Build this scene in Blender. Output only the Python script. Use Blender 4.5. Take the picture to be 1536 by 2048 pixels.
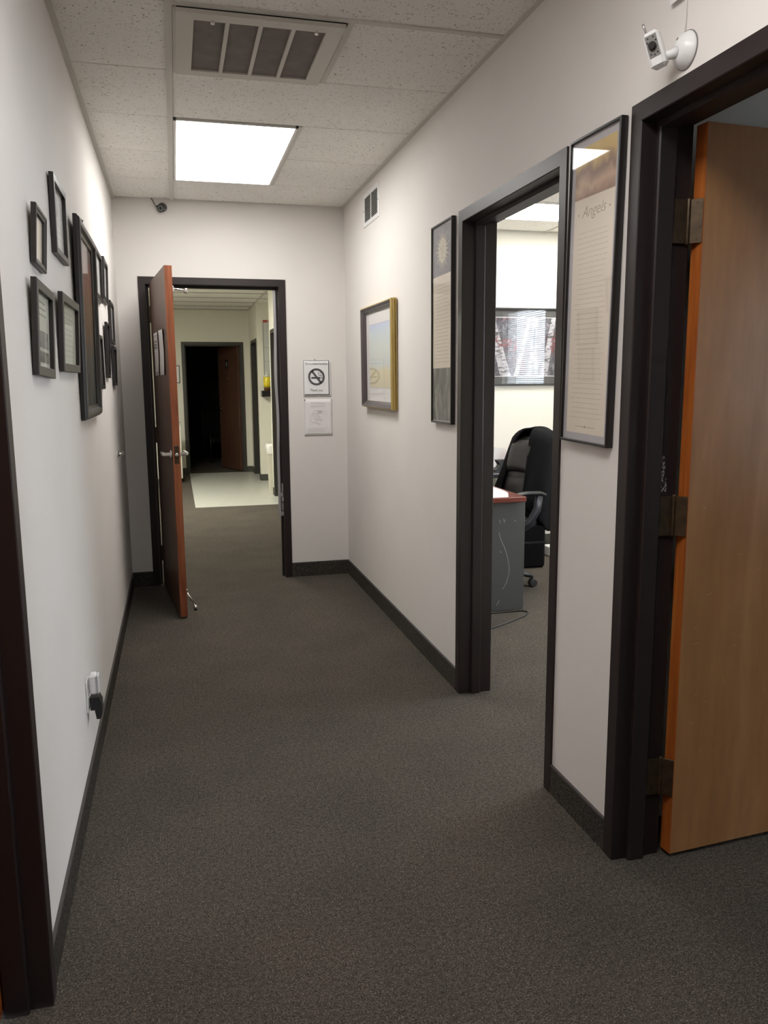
import bpy, math, random
from mathutils import Vector, Matrix
random.seed(7)
for o in list(bpy.data.objects): bpy.data.objects.remove(o)
scene = bpy.context.scene
COL = scene.collection
PI = math.pi

# ------------------------------------------------------------------ camera
CAM_H, YAW, PITCH, ROLL, FPX = 1.456, 0.2498, -0.1592, -0.0068, 1615.19
fw = Vector((math.sin(YAW)*math.cos(PITCH), math.cos(YAW)*math.cos(PITCH), math.sin(PITCH)))
r0 = Vector((math.cos(YAW), -math.sin(YAW), 0)); u0 = r0.cross(fw)
r1 = r0*math.cos(ROLL)+u0*math.sin(ROLL); u1 = u0*math.cos(ROLL)-r0*math.sin(ROLL)
cd = bpy.data.cameras.new('camera'); cam = bpy.data.objects.new('camera', cd); COL.objects.link(cam)
cam.matrix_world = Matrix(((r1.x, u1.x, -fw.x, 0), (r1.y, u1.y, -fw.y, 0), (r1.z, u1.z, -fw.z, CAM_H), (0, 0, 0, 1)))
cd.sensor_fit = 'VERTICAL'; cd.sensor_height = 24.0; cd.lens = 24.0*FPX/2048.0
cd.clip_start = 0.02; cd.clip_end = 200
scene.camera = cam

# ------------------------------------------------------------------ world (daylight outside the windows) and exposure
world = bpy.data.worlds.new('daylight'); scene.world = world; world.use_nodes = True
wb = world.node_tree.nodes['Background']; wb.inputs[0].default_value = (0.80, 0.89, 1.0, 1); wb.inputs[1].default_value = 11.0
vs = scene.view_settings
vs.view_transform = 'Standard'; vs.look = 'None'; vs.gamma = 1.0; vs.use_curve_mapping = False
vs.exposure = 0.5
HALL_LIGHT, REAR_LIGHT, OFFICE_LIGHT, FAR_LIGHT = 9.6, 8.6, 15.0, 42.0

# ------------------------------------------------------------------ main measures (metres; x right, y along the hall, z up)
XL, XR, YF, ZC = -0.356, 1.241, 5.978, 2.70
T = 0.145
Y_REAR = -4.5
XE = 4.2              # outside wall with the windows
YO = 6.566            # far wall of the office
YB = 13.5             # far wall of the hall beyond the door
ZB = 2.62             # ceiling height there
DTOP = 2.137

# ------------------------------------------------------------------ materials
MATS = {}
def nm(name):
    m = bpy.data.materials.new(name); m.use_nodes = True
    nt = m.node_tree; b = nt.nodes['Principled BSDF']; MATS[name] = m
    return m, nt, b
def plain(name, c, rough=.5, metal=0., spec=.5, bump=0, bscale=200, var=0, vscale=6):
    m, nt, b = nm(name)
    b.inputs['Base Color'].default_value = (*c, 1); b.inputs['Roughness'].default_value = rough
    b.inputs['Metallic'].default_value = metal; b.inputs['Specular IOR Level'].default_value = spec
    tc = nt.nodes.new('ShaderNodeTexCoord')
    if var:
        n = nt.nodes.new('ShaderNodeTexNoise'); n.inputs['Scale'].default_value = vscale; n.inputs['Detail'].default_value = 4
        nt.links.new(tc.outputs['Object'], n.inputs['Vector'])
        r = nt.nodes.new('ShaderNodeValToRGB')
        r.color_ramp.elements[0].position = .3; r.color_ramp.elements[1].position = .7
        r.color_ramp.elements[0].color = (*[x*(1-var) for x in c], 1); r.color_ramp.elements[1].color = (*[min(1, x*(1+var)) for x in c], 1)
        nt.links.new(n.outputs['Fac'], r.inputs['Fac']); nt.links.new(r.outputs['Color'], b.inputs['Base Color'])
    if bump:
        n = nt.nodes.new('ShaderNodeTexNoise'); n.inputs['Scale'].default_value = bscale; n.inputs['Detail'].default_value = 3
        nt.links.new(tc.outputs['Object'], n.inputs['Vector'])
        bp = nt.nodes.new('ShaderNodeBump'); bp.inputs['Strength'].default_value = bump; bp.inputs['Distance'].default_value = .002
        nt.links.new(n.outputs['Fac'], bp.inputs['Height']); nt.links.new(bp.outputs['Normal'], b.inputs['Normal'])
    return m
def ramp(nt, fac, stops):
    r = nt.nodes.new('ShaderNodeValToRGB'); cr = r.color_ramp
    while len(cr.elements) < len(stops): cr.elements.new(.5)
    for e, (p, c) in zip(cr.elements, stops): e.position = p; e.color = (*c, 1)
    nt.links.new(fac, r.inputs['Fac']); return r
def noise(nt, vec, scale, detail=3, dist=0., rough=.5):
    n = nt.nodes.new('ShaderNodeTexNoise'); n.inputs['Scale'].default_value = scale; n.inputs['Detail'].default_value = detail
    n.inputs['Distortion'].default_value = dist; n.inputs['Roughness'].default_value = rough
    nt.links.new(vec, n.inputs['Vector']); return n.outputs['Fac']
def coords(nt, scale=(1, 1, 1), rand=False):
    tc = nt.nodes.new('ShaderNodeTexCoord'); mp = nt.nodes.new('ShaderNodeMapping'); mp.inputs['Scale'].default_value = scale
    nt.links.new(tc.outputs['Object'], mp.inputs['Vector'])
    if rand:
        oi = nt.nodes.new('ShaderNodeObjectInfo'); ml = nt.nodes.new('ShaderNodeMath'); ml.operation = 'MULTIPLY'; ml.inputs[1].default_value = 37.0
        nt.links.new(oi.outputs['Random'], ml.inputs[0])
        cx = nt.nodes.new('ShaderNodeCombineXYZ'); nt.links.new(ml.outputs[0], cx.inputs['X']); nt.links.new(ml.outputs[0], cx.inputs['Y'])
        nt.links.new(cx.outputs[0], mp.inputs['Location'])
    return mp.outputs['Vector']
def mixc(nt, fac, a, b_, mode='MIX'):
    m = nt.nodes.new('ShaderNodeMix'); m.data_type = 'RGBA'; m.blend_type = mode
    if isinstance(fac, float): m.inputs[0].default_value = fac
    else: nt.links.new(fac, m.inputs[0])
    nt.links.new(a, m.inputs[6])
    if isinstance(b_, tuple): m.inputs[7].default_value = (*b_, 1)
    else: nt.links.new(b_, m.inputs[7])
    return m.outputs[2]
def addbump(nt, b, h, strength, dist=.003):
    bp = nt.nodes.new('ShaderNodeBump'); bp.inputs['Strength'].default_value = strength; bp.inputs['Distance'].default_value = dist
    nt.links.new(h, bp.inputs['Height']); nt.links.new(bp.outputs['Normal'], b.inputs['Normal'])

def m_carpet(name, k=1.0, tint=(1, 1, 1)):
    m, nt, b = nm(name); v = coords(nt)
    f = noise(nt, v, 230, 3, 0, .75)
    base = ramp(nt, f, [(.33, tuple(.03*k*t for t in tint)), (.46, tuple(.135*k*t for t in (1*tint[0], .93*tint[1], .84*tint[2]))),
                        (.57, tuple(.185*k*t for t in (1*tint[0], .92*tint[1], .80*tint[2]))), (.70, tuple(.55*k*t for t in (1*tint[0], .93*tint[1], .80*tint[2])))])
    g = noise(nt, v, 3.0, 3)
    big = ramp(nt, g, [(.3, (.88, .88, .89)), (.7, (1.06, 1.04, 1.02))])
    h_ = noise(nt, v, 85, 2, .5)
    mid = ramp(nt, h_, [(.32, (.74, .74, .75)), (.68, (1.24, 1.23, 1.2))])
    c = mixc(nt, 1.0, base.outputs['Color'], big.outputs['Color'], 'MULTIPLY'); c = mixc(nt, 1.0, c, mid.outputs['Color'], 'MULTIPLY')
    nt.links.new(c, b.inputs['Base Color']); b.inputs['Roughness'].default_value = 1.0; b.inputs['Specular IOR Level'].default_value = .05
    addbump(nt, b, f, .9, .006)
    return m
def m_tile(name, c=(.92, .895, .845)):
    m, nt, b = nm(name); v = coords(nt, (1, 1, 1), True)
    f = noise(nt, v, 95, 2, 1.3, .5)
    pit = ramp(nt, f, [(.635, (1, 1, 1)), (.675, (.36, .32, .27))])
    f2 = noise(nt, v, 420, 2)
    fine = ramp(nt, f2, [(.3, (.96, .96, .96)), (.6, (1, 1, 1))])
    g = noise(nt, v, 3, 2); st = ramp(nt, g, [(.3, tuple(x*.95 for x in c)), (.7, c)])
    a = mixc(nt, 1., st.outputs['Color'], pit.outputs['Color'], 'MULTIPLY'); a = mixc(nt, 1., a, fine.outputs['Color'], 'MULTIPLY')
    nt.links.new(a, b.inputs['Base Color']); b.inputs['Roughness'].default_value = .95
    addbump(nt, b, pit.outputs['Color'], .5, .003)
    return m
def m_wood(name, c1, c2, c3, rough=.35, scale=(14, 14, 1.1), coat=.0):
    m, nt, b = nm(name); v = coords(nt, scale)
    f = noise(nt, v, 1.6, 5, 1.2); f2 = noise(nt, v, 9, 3, .4)
    r = ramp(nt, f, [(.28, c1), (.52, c2), (.75, c3)])
    g = ramp(nt, f2, [(.35, (.92, .91, .90)), (.65, (1.03, 1.03, 1.03))])
    c = mixc(nt, 1., r.outputs['Color'], g.outputs['Color'], 'MULTIPLY')
    nt.links.new(c, b.inputs['Base Color']); b.inputs['Roughness'].default_value = rough
    b.inputs['Coat Weight'].default_value = coat; b.inputs['Coat Roughness'].default_value = .25
    addbump(nt, b, f2, .05, .001)
    return m
def m_emit(name, c, s):
    m = bpy.data.materials.new(name); m.use_nodes = True; nt = m.node_tree
    b = nt.nodes['Principled BSDF']; b.inputs['Base Color'].default_value = (.9, .9, .9, 1)
    b.inputs['Emission Color'].default_value = (*c, 1); b.inputs['Emission Strength'].default_value = s
    MATS[name] = m; return m
def m_glass(name, ior=1.45, rough=.02):
    m = bpy.data.materials.new(name); m.use_nodes = True; nt = m.node_tree; nt.nodes.clear()
    o = nt.nodes.new('ShaderNodeOutputMaterial'); mx = nt.nodes.new('ShaderNodeMixShader'); r0_ = ((ior-1)/(ior+1))**2
    lw = nt.nodes.new('ShaderNodeLayerWeight'); lw.inputs['Blend'].default_value = .5
    pw = nt.nodes.new('ShaderNodeMath'); pw.operation = 'POWER'; pw.inputs[1].default_value = 5.0; nt.links.new(lw.outputs['Facing'], pw.inputs[0])
    fr = nt.nodes.new('ShaderNodeMath'); fr.operation = 'MULTIPLY_ADD'; fr.inputs[1].default_value = .35*(1-r0_); fr.inputs[2].default_value = r0_; nt.links.new(pw.outputs[0], fr.inputs[0])
    t = nt.nodes.new('ShaderNodeBsdfTransparent'); g = nt.nodes.new('ShaderNodeBsdfGlossy'); g.inputs['Roughness'].default_value = rough
    nt.links.new(fr.outputs[0], mx.inputs[0]); nt.links.new(t.outputs[0], mx.inputs[1]); nt.links.new(g.outputs[0], mx.inputs[2]); nt.links.new(mx.outputs[0], o.inputs[0])
    MATS[name] = m; return m
def m_blobs(name, stops, scale=3., aspect=(1, 1, 1), detail=3, dist=.6, rough=.5):
    m, nt, b = nm(name); v = coords(nt, aspect); f = noise(nt, v, scale, detail, dist)
    r = ramp(nt, f, stops); nt.links.new(r.outputs['Color'], b.inputs['Base Color']); b.inputs['Roughness'].default_value = rough
    return m
def m_vgrad(name, stops, z0, z1, nscale=5., namt=.35, rough=.5):
    """colour bands by height on a flat print, edges broken up by noise"""
    m, nt, b = nm(name); tc = nt.nodes.new('ShaderNodeTexCoord'); s = nt.nodes.new('ShaderNodeSeparateXYZ'); nt.links.new(tc.outputs['Object'], s.inputs[0])
    mr = nt.nodes.new('ShaderNodeMapRange'); mr.inputs['From Min'].default_value = z0; mr.inputs['From Max'].default_value = z1; nt.links.new(s.outputs['Z'], mr.inputs['Value'])
    f = noise(nt, tc.outputs['Object'], nscale, 4, .5)
    a = nt.nodes.new('ShaderNodeMath'); a.operation = 'MULTIPLY_ADD'; a.inputs[1].default_value = namt; nt.links.new(f, a.inputs[0]); nt.links.new(mr.outputs[0], a.inputs[2])
    q = nt.nodes.new('ShaderNodeMath'); q.operation = 'SUBTRACT'; q.inputs[1].default_value = namt*.5; nt.links.new(a.outputs[0], q.inputs[0])
    r = ramp(nt, q.outputs[0], stops); nt.links.new(r.outputs['Color'], b.inputs['Base Color']); b.inputs['Roughness'].default_value = rough
    return m

WALLC = (.76, .725, .695)
M_wall = plain('wall_paint', WALLC, .75, spec=.25, bump=.12, bscale=260, var=.018, vscale=2.5)
M_wallb = plain('wall_paint_beyond', (.75, .73, .64), .8, spec=.2, bump=.12, bscale=260)
M_wallo = plain('wall_paint_office', (.80, .78, .71), .8, spec=.2, bump=.1, bscale=260)
M_carpet = m_carpet('hall_carpet', .68, (1, .955, .92)); 
M_carpeto = M_carpet
M_carpetw = m_carpet('carpet_base', .42, (1, .96, .95))
M_lino = plain('linoleum', (.50, .50, .45), .35, spec=.4, var=.05, vscale=9)
M_tile = m_tile('acoustic_tile'); M_tee = plain('ceiling_tee', (.64, .62, .57), .6); M_plenum = plain('plenum', (.05, .045, .04), .9)
M_frame = plain('door_frame_paint', (.023, .0160, .0158), .42, spec=.35, bump=.08, bscale=60)
M_frameb = plain('door_frame_paint_beyond', (.040, .035, .030), .45)
M_doortan = m_wood('tan_veneer', (.34, .162, .056), (.40, .198, .078), (.47, .245, .105), .36, (4, 4, .7), .08)
M_edgeor = m_wood('orange_edge', (.30, .070, .012), (.42, .115, .020), (.55, .19, .035), .45, (20, 20, 1))
M_doorred = m_wood('red_brown_veneer', (.085, .040, .025), (.115, .055, .035), (.155, .077, .049), .4, (9, 9, .9), .1)
M_edgered = m_wood('red_edge', (.16, .044, .016), (.25, .072, .027), (.36, .12, .048), .45, (14, 14, .9))
M_chrome = plain('brushed_chrome', (.78, .76, .73), .22, 1.0)
M_bronze = plain('dark_bronze', (.075, .050, .028), .42, .6, var=.25, vscale=40)
M_silver = plain('silver_tape', (.40, .385, .395), .5, .2, bump=.3, bscale=40)
M_black = plain('black_frame', (.014, .012, .012), .33)
M_blacksatin = plain('black_plastic', (.013, .013, .015), .38)
M_greyfr = plain('dark_grey_frame', (.021, .017, .016), .38)
M_gold = m_wood('gold_leaf', (.38, .25, .06), (.55, .39, .12), (.68, .52, .2), .35, (60, 60, 2))
M_white = plain('white_plastic', (.80, .80, .80), .3)
M_whitemetal = plain('white_enamel', (.72, .70, .66), .4)
M_paper = plain('paper', (.80, .79, .79), .7); M_paper2 = plain('paper_faded', (.78, .755, .745), .7)
M_ink = plain('ink', (.025, .025, .03), .7); M_inkgrey = plain('ink_grey', (.20, .19, .185), .7); M_inkfaint = plain('ink_faint', (.66, .64, .63), .7)
M_inkbrown = plain('ink_brown', (.36, .30, .22), .7)
M_cream = plain('cream_paper', (.80, .71, .595), .7, var=.04, vscale=5); M_matgrey = plain('mat_board_grey', (.50, .485, .51), .8)
M_matwhite = plain('mat_board_white', (.76, .735, .72), .8)
M_glass = m_glass('picture_glass'); M_glasswin = m_glass('window_glass', 1.45, .0)
M_filter = plain('filter_mesh', (.20, .175, .16), .9, bump=.4, bscale=500, var=.12, vscale=14)
M_deskgrey = plain('charcoal_laminate', (.062, .062, .061), .5); M_cherry = m_wood('cherry_laminate', (.11, .019, .011), (.145, .026, .015), (.19, .036, .02), .3, (3, 20, 20))
M_leather = plain('black_leather', (.012, .0117, .0115), .45, bump=.25, bscale=180); M_cloth = plain('black_cloth', (.008, .008, .009), .95, spec=.1, bump=.4, bscale=300)
M_navy = plain('navy_plastic', (.009, .009, .016), .4)
M_rubber = plain('rubber', (.02, .02, .02), .6)

# ------------------------------------------------------------------ mesh helpers
class MB:
    def __init__(s): s.v = []; s.f = []; s.sm = []
    def add(s, vs_, fs, smooth=False):
        n = len(s.v); s.v += [tuple(v) for v in vs_]
        for f in fs: s.f.append(tuple(n+i for i in f)); s.sm.append(smooth)
        return s
    def box(s, x0, x1, y0, y1, z0, z1, mat=None):
        vs_ = [Vector((x, y, z)) for x in (x0, x1) for y in (y0, y1) for z in (z0, z1)]
        if mat is not None: vs_ = [mat @ v for v in vs_]
        return s.add(vs_, [(0, 1, 3, 2), (4, 6, 7, 5), (0, 4, 5, 1), (2, 3, 7, 6), (0, 2, 6, 4), (1, 5, 7, 3)])
    def bbox(s, x0, x1, y0, y1, z0, z1, c=.003, mat=None):
        """box with chamfered edges"""
        pts = []; idx = {}
        X, Y, Z = (x0, x1), (y0, y1), (z0, z1)
        for i in (0, 1):
            for j in (0, 1):
                for k in (0, 1):
                    sx, sy, sz = (1-2*i), (1-2*j), (1-2*k)
                    for a, d in enumerate(((0, 1, 1), (1, 0, 1), (1, 1, 0))):
                        idx[i, j, k, a] = len(pts); pts.append(Vector((X[i]+sx*c*d[0], Y[j]+sy*c*d[1], Z[k]+sz*c*d[2])))
        F = []
        for a in range(3):
            for e in (0, 1):
                q = []
                for (p, r) in ((0, 0), (1, 0), (1, 1), (0, 1)):
                    t = [0, 0, 0]; t[a] = e; t[(a+1) % 3] = p; t[(a+2) % 3] = r; q.append(idx[t[0], t[1], t[2], a])
                F.append(q if e else q[::-1])
        for a in range(3):
            b_, c_ = (a+1) % 3, (a+2) % 3
            for p in (0, 1):
                for r in (0, 1):
                    t0 = [0]*3; t1 = [0]*3; t0[b_] = t1[b_] = p; t0[c_] = t1[c_] = r; t1[a] = 1
                    q = [idx[(*t0, b_)], idx[(*t1, b_)], idx[(*t1, c_)], idx[(*t0, c_)]]
                    F.append(q if (p ^ r) else q[::-1])
        for i in (0, 1):
            for j in (0, 1):
                for k in (0, 1):
                    q = [idx[i, j, k, 0], idx[i, j, k, 1], idx[i, j, k, 2]]
                    F.append(q if (i+j+k) % 2 else q[::-1])
        if mat is not None: pts = [mat @ v for v in pts]
        return s.add(pts, F)
    def tube(s, path, rad, n=10, cap=True, smooth=True, flat=1.0):
        path = [Vector(p) for p in path]; m = len(path); rads = rad if isinstance(rad, (list, tuple)) else [rad]*m
        ring = []; up = Vector((0, 0, 1)); prev = None
        for i, p in enumerate(path):
            t = (path[min(i+1, m-1)]-path[max(i-1, 0)]).normalized()
            if prev is None:
                a = up if abs(t.z) < .9 else Vector((1, 0, 0)); e1 = (a-t*a.dot(t)).normalized()
            else: e1 = (prev-t*prev.dot(t)).normalized()
            prev = e1; e2 = t.cross(e1)
            for k in range(n):
                an = 2*PI*k/n; ring.append(p+(e1*math.cos(an)*flat+e2*math.sin(an))*rads[i])
        fs = [(i*n+k, i*n+(k+1) % n, (i+1)*n+(k+1) % n, (i+1)*n+k) for i in range(m-1) for k in range(n)]
        s.add(ring, fs, smooth)
        if cap:
            b0 = len(s.v)-m*n
            s.f.append(tuple(b0+k for k in reversed(range(n)))); s.sm.append(False)
            s.f.append(tuple(b0+(m-1)*n+k for k in range(n))); s.sm.append(False)
        return s
    def lathe(s, prof, n=20, mat=None, smooth=True):
        """prof: (radius, height) along local z"""
        vs_ = []; m = len(prof)
        for (r, z) in prof:
            for k in range(n):
                a = 2*PI*k/n; vs_.append(Vector((r*math.cos(a), r*math.sin(a), z)))
        if mat is not None: vs_ = [mat @ v for v in vs_]
        s.add(vs_, [(i*n+k, i*n+(k+1) % n, (i+1)*n+(k+1) % n, (i+1)*n+k) for i in range(m-1) for k in range(n)], smooth)
        b0 = len(s.v)-m*n
        s.f.append(tuple(b0+k for k in reversed(range(n)))); s.sm.append(False)
        s.f.append(tuple(b0+(m-1)*n+k for k in range(n))); s.sm.append(False)
        return s
    def ring(s, x0, x1, z0, z1, prof, smooth=False):
        """picture-frame ring; prof: closed list of (inward u, y)"""
        n = len(prof); vs_ = []
        for (cx, cz, sx, sz) in ((x0, z0, 1, 1), (x1, z0, -1, 1), (x1, z1, -1, -1), (x0, z1, 1, -1)):
            for (u, y) in prof: vs_.append((cx+sx*u, y, cz+sz*u))
        return s.add(vs_, [(i*n+k, i*n+(k+1) % n, ((i+1) % 4)*n+(k+1) % n, ((i+1) % 4)*n+k) for i in range(4) for k in range(n)], smooth)
    def prism(s, poly, a0, a1, axis='y', mat=None):
        """extrude a 2D polygon; axis y: poly in (x,z); axis z: poly in (x,y); axis x: poly in (y,z)"""
        n = len(poly)
        mk = {'y': lambda p, a: (p[0], a, p[1]), 'z': lambda p, a: (p[0], p[1], a), 'x': lambda p, a: (a, p[0], p[1])}[axis]
        vs_ = [Vector(mk(p, a)) for a in (a0, a1) for p in poly]
        if mat is not None: vs_ = [mat @ v for v in vs_]
        return s.add(vs_, [tuple(range(n))[::-1], tuple(range(n, 2*n))]+[(k, (k+1) % n, n+(k+1) % n, n+k) for k in range(n)])
    def mesh(s, name):
        me = bpy.data.meshes.new(name); me.from_pydata(s.v, [], s.f); me.update()
        me.polygons.foreach_set('use_smooth', s.sm)
        import bmesh
        bm = bmesh.new(); bm.from_mesh(me); bmesh.ops.recalc_face_normals(bm, faces=bm.faces); bm.to_mesh(me); bm.free()
        return me
    def build(s, name, mat, parent=None, subsurf=0):
        me = s.mesh(name); me.materials.append(mat)
        o = bpy.data.objects.new(name, me); COL.objects.link(o); o.parent = parent
        if subsurf:
            md = o.modifiers.new('subsurf', 'SUBSURF'); md.levels = subsurf; md.render_levels = subsurf
        return o
def tag(o, label, cat, group=None, kind=None):
    o['label'] = label; o['category'] = cat
    if group: o['group'] = group
    if kind: o['kind'] = kind
    return o
def thing(name, label, cat, loc=(0, 0, 0), rot=(0, 0, 0), group=None, kind=None):
    o = bpy.data.objects.new(name, None); COL.objects.link(o); o.location = loc; o.rotation_euler = rot; o.empty_display_size = .05
    return tag(o, label, cat, group, kind)
def copies(me, name, mat, parent, places):
    if not me.materials: me.materials.append(mat)
    out = []
    for (loc, rot) in places:
        o = bpy.data.objects.new(name, me); COL.objects.link(o); o.parent = parent; o.location = loc; o.rotation_euler = rot; out.append(o)
    return out
def struct(name, mb, mat, label, cat):
    return tag(mb.build(name, mat), label, cat, kind='structure')
def box(*a): return MB().box(*a)
def bbox(*a, **k): return MB().bbox(*a, **k)
def text(body, size, mat, parent, loc, rot=(PI/2, 0, 0), name='lettering', sx=1., shear=0., align='CENTER', bold=0.):
    cu = bpy.data.curves.new(name, 'FONT'); cu.body = body; cu.size = size; cu.extrude = .0002; cu.align_x = align; cu.shear = shear; cu.resolution_u = 3; cu.offset = bold
    t = bpy.data.objects.new('tmp', cu); COL.objects.link(t); bpy.context.view_layer.update()
    me = bpy.data.meshes.new_from_object(t.evaluated_get(bpy.context.evaluated_depsgraph_get()))
    bpy.data.objects.remove(t); bpy.data.curves.remove(cu)
    me.name = name
    if me.materials: me.materials[0] = mat
    else: me.materials.append(mat)
    o = bpy.data.objects.new(name, me); COL.objects.link(o); o.parent = parent; o.location = loc; o.rotation_euler = rot; o.scale = (sx, 1, 1)
    return o
def scribble(x0, x1, z0, z1, n, y, h, seed, fill=.95, centre=False):
    """rows of word-sized marks, too small to read"""
    rnd = random.Random(seed); mb = MB()
    for i in range(n):
        z = z1-(i+.5)*(z1-z0)/n
        w = (x1-x0)*(fill-rnd.random()*.22); xs = x0+((x1-x0)-w)/2 if centre else x0; x = xs
        while x < xs+w:
            l = min((x1-x0)*(.05+.12*rnd.random()), xs+w-x); mb.box(x, x+l*.86, y-.0002, y, z-h/2, z+h/2); x += l
    return mb

# ------------------------------------------------------------------ walls with openings
def wall_x(name, x0, x1, ya, yb, zt, holes, mat, label, zb=0.):
    """wall slab lying in a y-z plane; holes: (y0,y1,z0,z1)"""
    mb = MB(); y = ya
    for (h0, h1, z0, z1) in sorted(holes):
        if h0 > y: mb.box(x0, x1, y, h0, zb, zt)
        mb.box(x0, x1, h0, h1, z1, zt)
        if z0 > zb: mb.box(x0, x1, h0, h1, zb, z0)
        y = h1
    mb.box(x0, x1, y, yb, zb, zt)
    return struct(name, mb, mat, label, 'wall')
def wall_y(name, y0, y1, xa, xb, zt, holes, mat, label, zb=0.):
    mb = MB(); x = xa
    for (h0, h1, z0, z1) in sorted(holes):
        if h0 > x: mb.box(x, h0, y0, y1, zb, zt)
        mb.box(h0, h1, y0, y1, z1, zt)
        if z0 > zb: mb.box(h0, h1, y0, y1, zb, z0)
        x = h1
    mb.box(x, xb, y0, y1, zb, zt)
    return struct(name, mb, mat, label, 'wall')
OW = .916; FW_ = .05            # clear opening and face width of the steel door frames
D1 = (2.517, 2.517+OW)          # office door, along y
D2 = (2.0395-OW, 2.0395)        # near door on the right
D3 = (1.850-OW, 1.850)          # near door on the left
D0 = (-.163, -.163+OW)          # door at the end, along x
G = .025
wall_x('wall_right', XR, XR+T, Y_REAR, YO, ZC+.1, [(D1[0]-G, D1[1]+G, 0, DTOP+G), (D2[0]-G, D2[1]+G, 0, DTOP+G)], M_wall, 'white painted right wall of the hall with two doorways')
wall_x('wall_left', XL-T, XL, Y_REAR, YF+T, ZC+.1, [(D3[0]-G, D3[1]+G, 0, DTOP+G)], M_wall, 'white painted left wall of the hall hung with small frames')
wall_y('wall_far', YF, YF+T, XL, XR, ZC+.1, [(D0[0]-G, D0[1]+G, 0, DTOP+G)], M_wall, 'white wall at the end of the hall around the open door')
wall_y('wall_rear', Y_REAR-T, Y_REAR, XL-T, XE, ZC+.1, [], M_wall, 'white wall closing the hall behind the viewpoint')
# office and the dim room on the right
WIN1 = (3.0, 4.27, .92, 2.36); WIN2 = (-.2, 1.1, .92, 2.2)
wall_x('wall_outside', XE, XE+.2, Y_REAR, YO+T, ZC+.1, [WIN1, WIN2], M_wallo, 'off white outside wall with the windows of office and side room')
wall_y('wall_office_far', YO, YO+T, XR, XE, ZC+.1, [], M_wallo, 'bright off white far wall of the office behind the chair')
wall_y('wall_partition', 2.23, 2.33, XR+T, XE, ZC+.1, [], M_wallo, 'painted partition between the office and the side room')
# hall beyond the end door
XN = 1.205
wall_y('wall_beyond_far', YB, YB+T, -1.7, 2.35, ZB+.1, [(.178-G, 1.058+G, 0, 2.065+G)], M_wallb, 'beige wall at the far end of the hall beyond, with dark doorway')
mb = MB(); mb.box(XN, XN+.12, 12.2, 12.36, 0, ZB+.1); mb.box(XN, XN+.12, 13.2, YB, 0, ZB+.1); mb.box(XN, XN+.12, 12.36, 13.2, 2.09, ZB+.1)
mb.box(XN+.12, 1.9, 12.2, 12.3, 0, ZB+.1); mb.box(1.9, 2.0, 6.7, YB, 0, ZB+.1)
mb.box(XN, XN+.12, 10.47, 10.63, 0, ZB+.1); mb.box(XN, XN+.12, 9.62, 10.47, 2.09, ZB+.1); mb.box(XN, XN+.12, YF+T, 9.62, 0, ZB+.1); mb.box(XN+.12, 1.9, 10.53, 10.63, 0, ZB+.1)
struct('wall_beyond_right', mb, M_wallb, 'beige right wall of the hall beyond with a recess and doorways', 'wall')
wall_x('wall_beyond_left', -1.7, -1.6, YF+T, YB+T, ZB+.1, [], M_wallb, 'beige left wall of the hall beyond')
wall_y('wall_beyond_near', YF+T-.02, YF+T+.0, -1.7, XL, ZC+.1, [], M_wallb, 'beige wall beside the end door seen from beyond')
# dark room at the very end
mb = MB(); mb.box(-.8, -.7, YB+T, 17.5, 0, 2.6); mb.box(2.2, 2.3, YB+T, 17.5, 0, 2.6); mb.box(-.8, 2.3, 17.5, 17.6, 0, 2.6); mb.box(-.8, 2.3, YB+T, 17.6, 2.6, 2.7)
struct('wall_dark_room', mb, plain('dark_room_shade', (.05, .045, .038), .9), 'walls of the unlit room at the far end', 'wall')  # the room's lack of light is put into this darkened wall colour

# ------------------------------------------------------------------ floors
struct('floor', box(XL-T-1.2, XE+.2, Y_REAR-T, 2.28, -.1, 0).box(XL-T-1.2, XR+T*.5, 2.28, YF+.07, -.1, 0).box(-1.7, 2.1, YF+.07, 9.72, -.1, 0).box(-1.7, .175, 9.72, YB+.02, -.1, 0), M_carpet,
       'grey brown flecked loop carpet of the hall', 'carpet')
struct('floor_office', box(XR+T*.5, XE+.2, 2.28, YO+T, -.1, 0), M_carpeto, 'grey beige flecked carpet in the office', 'carpet')
struct('floor_linoleum', box(.175, 2.1, 9.72, YB+.02, -.1, .004), M_lino, 'pale grey linoleum square in the hall beyond', 'floor')
struct('floor_dark_room', box(-.8, 2.3, YB+.02, 17.6, -.1, 0), M_carpet, 'carpet of the unlit room at the far end', 'carpet')

# ------------------------------------------------------------------ suspended ceilings
def tile_mesh(w, l):
    me = bbox(-w/2, w/2, -l/2, l/2, 0, .014, c=.0025).mesh('ceiling_tile'); me.materials.append(M_tile); return me
def ceil_tiles(parent, rects, z):
    cache = {}
    for (x0, x1, y0, y1) in rects:
        k = (round(x1-x0, 3), round(y1-y0, 3))
        if k not in cache: cache[k] = tile_mesh(k[0], k[1])
        copies(cache[k], 'ceiling_tile', M_tile, parent, [(((x0+x1)/2, (y0+y1)/2, z+.004+.0015*random.random()), (0, 0, 0))])
cl = struct('ceiling', box(XL-T, XR+T, Y_REAR, YF, ZC+.02, ZC+.1), M_plenum, 'suspended hall ceiling of white fissured tiles in a painted grid', 'ceiling')
g = .0034
TX = .037                                # centre of the main tee
xa, xb, xc, xd = XL+.018, TX-.008, TX+.012, XR-.018
rows = [5.42+.61*0]; ys = [5.972, 5.42, 4.81, 4.2, 3.595, 2.985, 2.375, 1.765, 1.155, .545, -.065, -.675, -1.285, -1.895, -2.505, -3.115, -3.725, -4.335]
rects = []
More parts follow.
